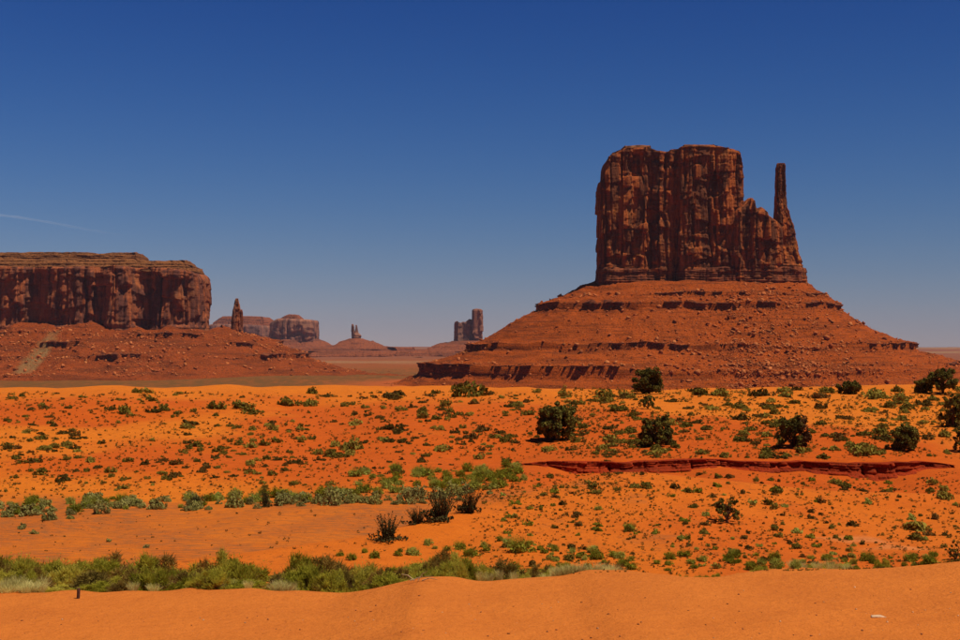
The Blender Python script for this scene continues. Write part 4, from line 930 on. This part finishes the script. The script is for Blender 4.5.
tf = np.concatenate([scatter(3600, (-130, 640, 392, 500), (2.2, 6.0), 1.8), scatter(2400, (560, 1100, 389, 460), (2.2, 6.0), 1.8), scatter(3000, (470, 1100, 471, 575), (2.0, 5.5), 1.8), scatter(190, (0, 420, 512, 556), (1.4, 6.0), 2.6)])
tufts(clumpy(free(tf), 0.03, -0.55, 2.0), 'dune_scrub', LEAF_DARK, 'countless tiny dark tufts speckling the orange dunes')
tf = np.concatenate([scatter(1400, (-130, 640, 392, 500), (2.2, 6.5)), scatter(2100, (560, 1100, 388, 460), (2.5, 7.0)), scatter(1400, (470, 1100, 471, 575), (2.2, 6.5))])
tufts(clumpy(free(tf), 0.03, -0.4, 7.0), 'dune_scrub', LEAF_OLIVE, 'countless tiny yellow-green tufts speckling the dunes and crest')

# ---- plants of the wash
wv = lambda u: np.interp(u, [0, 100, 200, 300, 400, 490], [515, 511, 507, 505, 502, 497])
us = rng.uniform(-5, 500, 92); sg = np.stack([us, wv(us) + rng.uniform(-8, 3, 92), 8 + 17 * rng.rand(92) ** 1.7], 1)
sg = np.concatenate([sg, [(50, 520, 18), (8, 517, 14), (22, 529, 12), (34, 534, 9), (108, 542, 8), (147, 548, 8), (70, 519, 10), (120, 508, 16), (190, 511, 12)]])
plant(sg, 'sagebrush', SAGE, lambda u, v, s: 'small pale sagebrush alone on the flat floor of the wash' if v > wv(u) + 4 else ('broad' if s > 18 else 'small') + ' pale grey-green sagebrush lining the far side of the wash' + (' by the dark twiggy shrubs' if u > 360 else ''), 'shrub', 'sagebrush along the wash')
us = rng.uniform(350, 525, 70); gs = np.stack([us, 497 - (us - 350) * 0.05 - 22 * rng.rand(70), 8 + 12 * rng.rand(70) ** 1.3], 1)
us = rng.uniform(0, 350, 55); gs = np.concatenate([gs, np.stack([us, wv(us) - 4 + rng.uniform(-7, 4, 55), 7 + 11 * rng.rand(55)], 1)])
plant(gs, 'green_shrub', GREEN, lambda u, v, s: ('tall' if s > 13 else 'small') + ' fresh green shrub growing ' + ('in the thicket between wash and mound' if u > 350 else 'among the sagebrush of the wash'), 'shrub', 'green shrubs behind the wash')
ms = np.array([(375, 558, 14), (398, 556, 9), (413, 555, 16), (428, 545, 10), (435, 549, 7), (447, 551, 8), (400, 552, 7), (487, 551, 10), (484, 547, 9), (520, 552, 26), (508, 547, 16), (555, 551, 11), (540, 550, 9), (572, 553, 9), (615, 557, 13), (593, 553, 14), (500, 541, 8), (530, 545, 8), (630, 531, 16), (598, 510, 9), (352, 560, 12), (365, 553, 8), (340, 556, 9), (460, 549, 14), (470, 556, 18)], float)
plant(ms, 'mound_bush', GREEN, lambda u, v, s: ('wide' if s > 12 else 'small') + ' rounded green bush ' + ('on the near flank of the sandy mound' if u < 640 else 'between the basin and the sand bank rim'), 'shrub', 'bushes on the near flank of the mound')
us = rng.uniform(540, 950, 60); nb = np.stack([us, 566 + rng.uniform(-10, 6, 60), 7 + 10 * rng.rand(60) ** 1.5], 1)
plant(nb, 'mound_bush', GREEN, lambda u, v, s: ('wide' if s > 12 else 'small') + ' rounded green bush ' + ('on the near flank of the sandy mound' if u < 640 else 'between the basin and the sand bank rim'), 'shrub', 'bushes on the near flank of the mound')

# dark spiky shrubs on the wash
def spiky(r):
    V, f, pts_ = blades(r, 95, 0.62, 1.15, 0.022, 0.2, 0.2, 3)
    k = r.randint(95, size=900); t = r.randint(1, 4, size=900)
    P = pts_[k, t] + (pts_[k, t - 1] - pts_[k, t]) * r.rand(900, 1) + r.normal(size=(900, 3)) * 0.03
    P[:, 2] = np.maximum(P[:, 2], 0.02)
    return join([(V, f), leaf_quads(r, P, 0.035, 0.3), dome(r, 8, 40, 0.06, 0.35, 0.35)])
SPK = protos('spiky_shrub', 4, spiky, LEAF_SPIKE)
for k, (u, v, wpx, hpx, lb) in enumerate([(388, 540, 34, 28, 'dark spiky twiggy shrub alone at the near edge of the wash'), (441, 521, 40, 34, 'tall dark twiggy shrub on the wash beside the end of the mound'), (470, 513, 30, 28, 'dense dark twiggy shrub nearest to the crest of the mound'), (417, 524, 28, 18, 'low dark twiggy shrub between two taller ones on the wash'), (265, 507, 13, 20, 'narrow dark upright shrub among the sagebrush'), (197, 508, 24, 15, 'dark rounded twiggy shrub among the pale sagebrush')]):
    (p,), ok = raycast([u], [v]); s = p[1] / F
    put('spiky_shrub', SPK[k % 4], p, wpx * s * 0.62, hpx * s * 0.95, lb, 'shrub', None)

# ---- bushes along the rim of the sand bank
def sprays(r, nclump, per, length, width, up=0.9, h=0.8, low=0.15):
    """clumps of thin stems radiating out and up from points of a dome"""
    c = r.normal(size=(nclump, 3)); c /= np.linalg.norm(c, axis=1, keepdims=True); c[:, 2] = np.abs(c[:, 2]); c *= r.uniform(0.25, 0.82, (nclump, 1)) ** 0.7
    c[:, 2] = low * r.rand(nclump) + c[:, 2] * h
    d = r.normal(size=(nclump, per, 3)) * 0.75 + c[:, None, :] * np.array([1.1, 1.1, 0.5]); d[..., 2] = np.abs(d[..., 2]) * 0.6 + up * r.uniform(0.4, 1.2, (nclump, per))
    d /= np.linalg.norm(d, axis=2, keepdims=True)
    L = length * r.uniform(0.5, 1.15, (nclump, per, 1)) * r.uniform(0.7, 1.25, (nclump, 1, 1))
    p0 = (c[:, None, :] + r.normal(size=(nclump, per, 3)) * 0.05).reshape(-1, 3); p1 = p0 + (d * L).reshape(-1, 3)
    p0[:, 2] = np.maximum(p0[:, 2], 0.0)
    sd = np.cross((d).reshape(-1, 3), r.normal(size=(nclump * per, 3))); sd /= np.linalg.norm(sd, axis=1, keepdims=True)
    wv = width * r.uniform(0.6, 1.4, (nclump * per, 1)); mid = (p0 + p1) / 2
    V = np.stack([p0 - sd * wv * 0.35, mid - sd * wv + 0, p1, mid + sd * wv], 1)
    return V.reshape(-1, 3), np.arange(4 * nclump * per).reshape(-1, 4)
def rabbit(r):
    return join([sprays(r, r.randint(46, 60), 120, 0.24, 0.011, 0.35, 0.82, 0.10), dome(r, 26, 36, 0.028, 0.95, 0.30)])
LEAF_RUSSET = mat_leaf('russet_brush_leaf', (0.16, 0.105, 0.02), (0.33, 0.22, 0.04), (0.30, 0.15, 0.03), 3.5, 0.35)
RAB = protos('rabbitbrush', 7, rabbit, LEAF_RABBIT) + protos('rabbitbrush', 2, rabbit, LEAF_RUSSET)
STM = protos('stem', 4, lambda r: blades(r, 170, 0.8, 0.75, 0.014, 0.3, 0.3, 2)[:2], TWIG)
STR = protos('straw_tuft', 5, lambda r: blades(r, 210, 0.75, 1.15, 0.018, 0.45, 0.5, 3)[:2], LEAF_STRAW)
BELT_U = [0, 20, 40, 75, 110, 150, 185, 220, 245, 262, 300, 322, 345, 385, 402, 422, 460, 480, 520, 545, 590, 620, 650, 700, 760, 800, 830, 850, 880, 920, 960]
BELT_V = [549, 547, 555, 556, 559, 553, 560, 549, 556, 580, 551, 549, 561, 556, 561, 557, 545, 560, 556, 554, 568, 560, 566, 570, 564, 564, 557, 566, 555, 563, 556]
def rim(u, Y, top_v, wpx, nm='rabbitbrush', lab='feathery yellow-green rabbitbrush along the rim of the sand bank', grp='rabbitbrush along the sand bank', src=None, stems=True):
    x = px(u, Y); z = float(gz(np.array([x]), np.array([Y]))[0]); h = min(max(0.14, pz(top_v, Y) - z), 2.3 * wpx / F * Y * 0.5); R = wpx / F * Y * 0.5
    me = (src or RAB)[rng.randint(len(src or RAB))]
    if nm == 'rabbitbrush':
        lab = ('wide' if wpx > 50 else 'narrow') + (' russet' if 'russet' in me.materials[0].name else ' yellow-green') + ' rabbitbrush ' + ('behind the bleached straw grass and the stake' if u < 120 else 'between the stake and the bare sand gap' if u < 255 else 'between the bare sand gap and the dead twig' if u < 418 else 'past the dead twig, below the mound' if u < 640 else 'by the basin side of the sand bank rim')
    else:
        lab = 'pale bleached straw grass tuft ' + ('beside the wooden stake' if u < 130 else 'in front of the rabbitbrush' if u < 400 else 'past the dead twig on the rim of the sand bank')
    put(nm, me, (x, Y, z - 0.02), R, h, lab, 'shrub' if nm == 'rabbitbrush' else 'grass', grp, [('stem', STM[rng.randint(4)])] if stems else ())
for u in np.arange(-14, 352, 10.5):
    for q in range(3):
        if 238 < u < 272 and q < 2: continue
        Y = [18.6, 21.5, 25.5][q] + rng.uniform(-.8, .8); uu = u + rng.uniform(-7, 7)
        rim(uu, Y, np.interp(uu, BELT_U, BELT_V) + [15, 5, -1][q] + rng.uniform(-7, 16), rng.uniform(28, 70))
for u in np.arange(352, 462, 10):
    for q in range(3):
        Y = [18.8, 21.0, 25.5][q] + rng.uniform(-.6, .6); uu = u + rng.uniform(-6, 6)
        rim(uu, Y, np.interp(uu, BELT_U, BELT_V) + [8, 3, -2][q] + rng.uniform(-5, 12), rng.uniform(24, 56))
for u in np.arange(462, 640, 11):
    for q in range(2):
        Y = [20.5, 25.0][q] + rng.uniform(-.6, .6); uu = u + rng.uniform(-6, 6)
        rim(uu, Y, np.interp(uu, BELT_U, BELT_V) + [6, 0][q] + rng.uniform(-5, 12), rng.uniform(24, 56))
for u in list(rng.uniform(640, 960, 12)) + [762, 778, 822, 832, 842, 852, 879, 884, 915, 925, 935, 945, 955]:
    rim(u, rng.uniform(19.5, 22), np.interp(u, BELT_U, BELT_V) + rng.uniform(-1, 6), rng.uniform(16, 34))
for u in list(rng.uniform(-8, 40, 26)):
    rim(u, rng.uniform(17.6, 19.3), 577 + rng.uniform(-5, 11), rng.uniform(18, 32), 'straw_tuft', 'pale bleached straw grass at the rim of the sand bank', 'straw grass along the sand bank', STR, False)
for u in list(rng.uniform(30, 345, 16)) + list(rng.uniform(195, 235, 6)) + list(rng.uniform(270, 290, 4)) + list(rng.uniform(560, 618, 20)) + list(rng.uniform(790, 850, 8)) + list(rng.uniform(480, 560, 8)):
    b = np.interp(u, EDGE_U, EDGE_V)
    rim(u, rng.uniform(17.5, 19.5), b - rng.uniform(8, 20), rng.uniform(12, 24), 'straw_tuft', 'pale bleached straw grass at the rim of the sand bank', 'straw grass along the sand bank', STR, False)

# ------------------------------------------------------------------ small things on the sand bank
WOOD = mat_stone('weathered_wood', (0.05, 0.018, 0.012), (0.10, 0.04, 0.025), 0.03)
(p,), ok = raycast([78], [601], 12, 20)
p = np.array([px(78, 17.0), 17.0, 0.0]); p[2] = float(gz(p[:1], p[1:2])[0])
hw, hh = 0.021, 0.135
lv = [(-0.06, 1.0), (0.0, 1.0), (hh * 0.4, 0.95), (hh * 0.92, 1.02), (hh, 0.8)]
a4 = np.radians([20, 70, 110, 160, 200, 250, 290, 340])
Vst = np.concatenate([np.stack([np.cos(a4) * hw * k + 0.003 * i, np.sin(a4) * hw * k, np.full(8, z + 0.006 * math.sin(i))], 1) for i, (z, k) in enumerate(lv)])
fs = [np.array([[i * 8 + j, i * 8 + (j + 1) % 8, (i + 1) * 8 + (j + 1) % 8, (i + 1) * 8 + j] for i in range(4) for j in range(8)]), np.array([[32 + j, 32 + (j + 1) % 8, 40] for j in range(8)])]
obj_np('wooden_stake', np.concatenate([Vst, [[0.012, 0, hh + 0.004]]]) + p, fs, WOOD, label='short dark weathered wooden stake at the rim of the sand bank', cat='stake')
M_PALE = mat_stone('pale_stone', (0.50, 0.29, 0.15), (0.60, 0.38, 0.22), 0.02)
M_DARKST = mat_stone('dark_pebble', (0.16, 0.05, 0.02), (0.30, 0.10, 0.04), 0.02)
Vr, Fr = make_rock(77, 0.32, 26)
(p,), ok = raycast([877], [617], 8, 20); s = 0.085
obj_np('flat_stone', Vr * np.array([s, s * 0.75, s * 0.5]) + p + np.array([0, 0, 0.006]), [Fr], M_PALE, label='flat pale stone lying on the smooth foreground sand'.replace('foreground ', 'orange '), cat='stone')
PB = [mesh_np('pebble', *(lambda q: (q[0], [q[1]]))(make_rock(100 + k, 0.6, 14)), [M_PALE, M_DARKST, M_DARKST][k % 3]) for k in range(9)]
n = 420; U = rng.uniform(0, 960, n); Vv = rng.uniform(585, 640, n); P, ok = raycast(U, Vv, 8, 17)
for q in range(n):
    if not ok[q] or P[q, 1] > 16.3: continue
    s = 0.004 + 0.016 * rng.rand() ** 4; k = rng.randint(9); pale = k % 3 == 0
    o = bpy.data.objects.new('pebble', PB[k]); o.location = P[q] + np.array([0, 0, 0.2 * s]); o.scale = (s, s * 0.9, s); o.rotation_euler = (0, 0, rng.rand() * 6)
    link(o, None, 'tiny pale pebble on the smooth orange sand bank' if pale else 'tiny dark red pebble on the smooth orange sand bank', 'pebble', 'pale pebbles on the sand bank' if pale else 'dark pebbles on the sand bank')
# dead twig on the rim
r = np.random.RandomState(6); x0, y0 = px(418, 17.0), 17.0; z0 = float(gz(np.array([x0]), np.array([y0]))[0])
Vt, ft = join([tube([(x0 + a, y0, z0 + 0.02), (x0 + a + dx * .5, y0 + .03, z0 + 0.05 + dz * .5), (x0 + a + dx, y0, z0 + 0.04 + dz)], [0.008, 0.006, 0.003], 5) for a, dx, dz in [(-.1, .3, .03), (0, .12, .10), (.05, .2, -.01), (-.05, -.16, .06)]])
obj_np('dead_twig', Vt, [ft], STRAW_TWIG, label='bleached dead twig on the low lip of the sand bank', cat='twig')

# ------------------------------------------------------------------ contrail, far above the haze
def contrail():
    Y = 95000.0; u = np.linspace(-60, 118, 60); v = np.interp(u, [-60, 0, 20, 45, 75, 118], [213.5, 216.6, 217.8, 221, 226, 231.5])
    pts_ = np.stack([px(u, Y), Y + 60 * (u - 30), pz(v, Y)], 1)
    rad = np.interp(u, [-60, 0, 60, 118], [110, 80, 70, 60]) * (1 + 0.25 * noise(u * 0.2, 1.0))
    V, f = tube(pts_, rad, 8)
    m, n, l, b = mat_new('contrail_ice'); b.inputs['Base Color'].default_value = (0.9, 0.9, 0.9, 1)
    pos = n.new('ShaderNodeNewGeometry').outputs['Position']; sp = n.new('ShaderNodeSeparateXYZ'); l.new(pos, sp.inputs[0])
    mr = n.new('ShaderNodeMapRange'); l.new(sp.outputs[0], mr.inputs[0]); mr.inputs[1].default_value = px(10, Y); mr.inputs[2].default_value = px(115, Y); mr.inputs[3].default_value = 0.075; mr.inputs[4].default_value = 0.0
    l.new(mr.outputs[0], b.inputs['Alpha'])
    obj_np('contrail', V, [f], m, None, True, label='thin faint white aircraft contrail fading into the blue sky above the mesa', cat='contrail')
contrail()
# ------------------------------------------------------------------ haze
def haze():
    b = np.array([[-16000, -16000, -80], [16000, -16000, -80], [16000, 16000, -80], [-16000, 16000, -80],
                  [-16000, -16000, 290], [16000, -16000, 290], [16000, 16000, 290], [-16000, 16000, 290]], float)
    f = np.array([[0, 3, 2, 1], [4, 5, 6, 7], [0, 1, 5, 4], [1, 2, 6, 5], [2, 3, 7, 6], [3, 0, 4, 7]])
    m = bpy.data.materials.new('desert_haze'); m.use_nodes = True; n, l = m.node_tree.nodes, m.node_tree.links
    n.remove(n['Principled BSDF']); v = n.new('ShaderNodeVolumePrincipled')
    v.inputs['Color'].default_value = (0.46, 0.50, 0.66, 1); v.inputs['Density'].default_value = 1.75e-5
    l.new(v.outputs[0], n['Material Output'].inputs['Volume'])
    o = obj_np('haze', b, [f], m, kind='stuff'); o['label'] = 'thin pale blue desert haze over the whole valley'; o['category'] = 'haze'
haze()
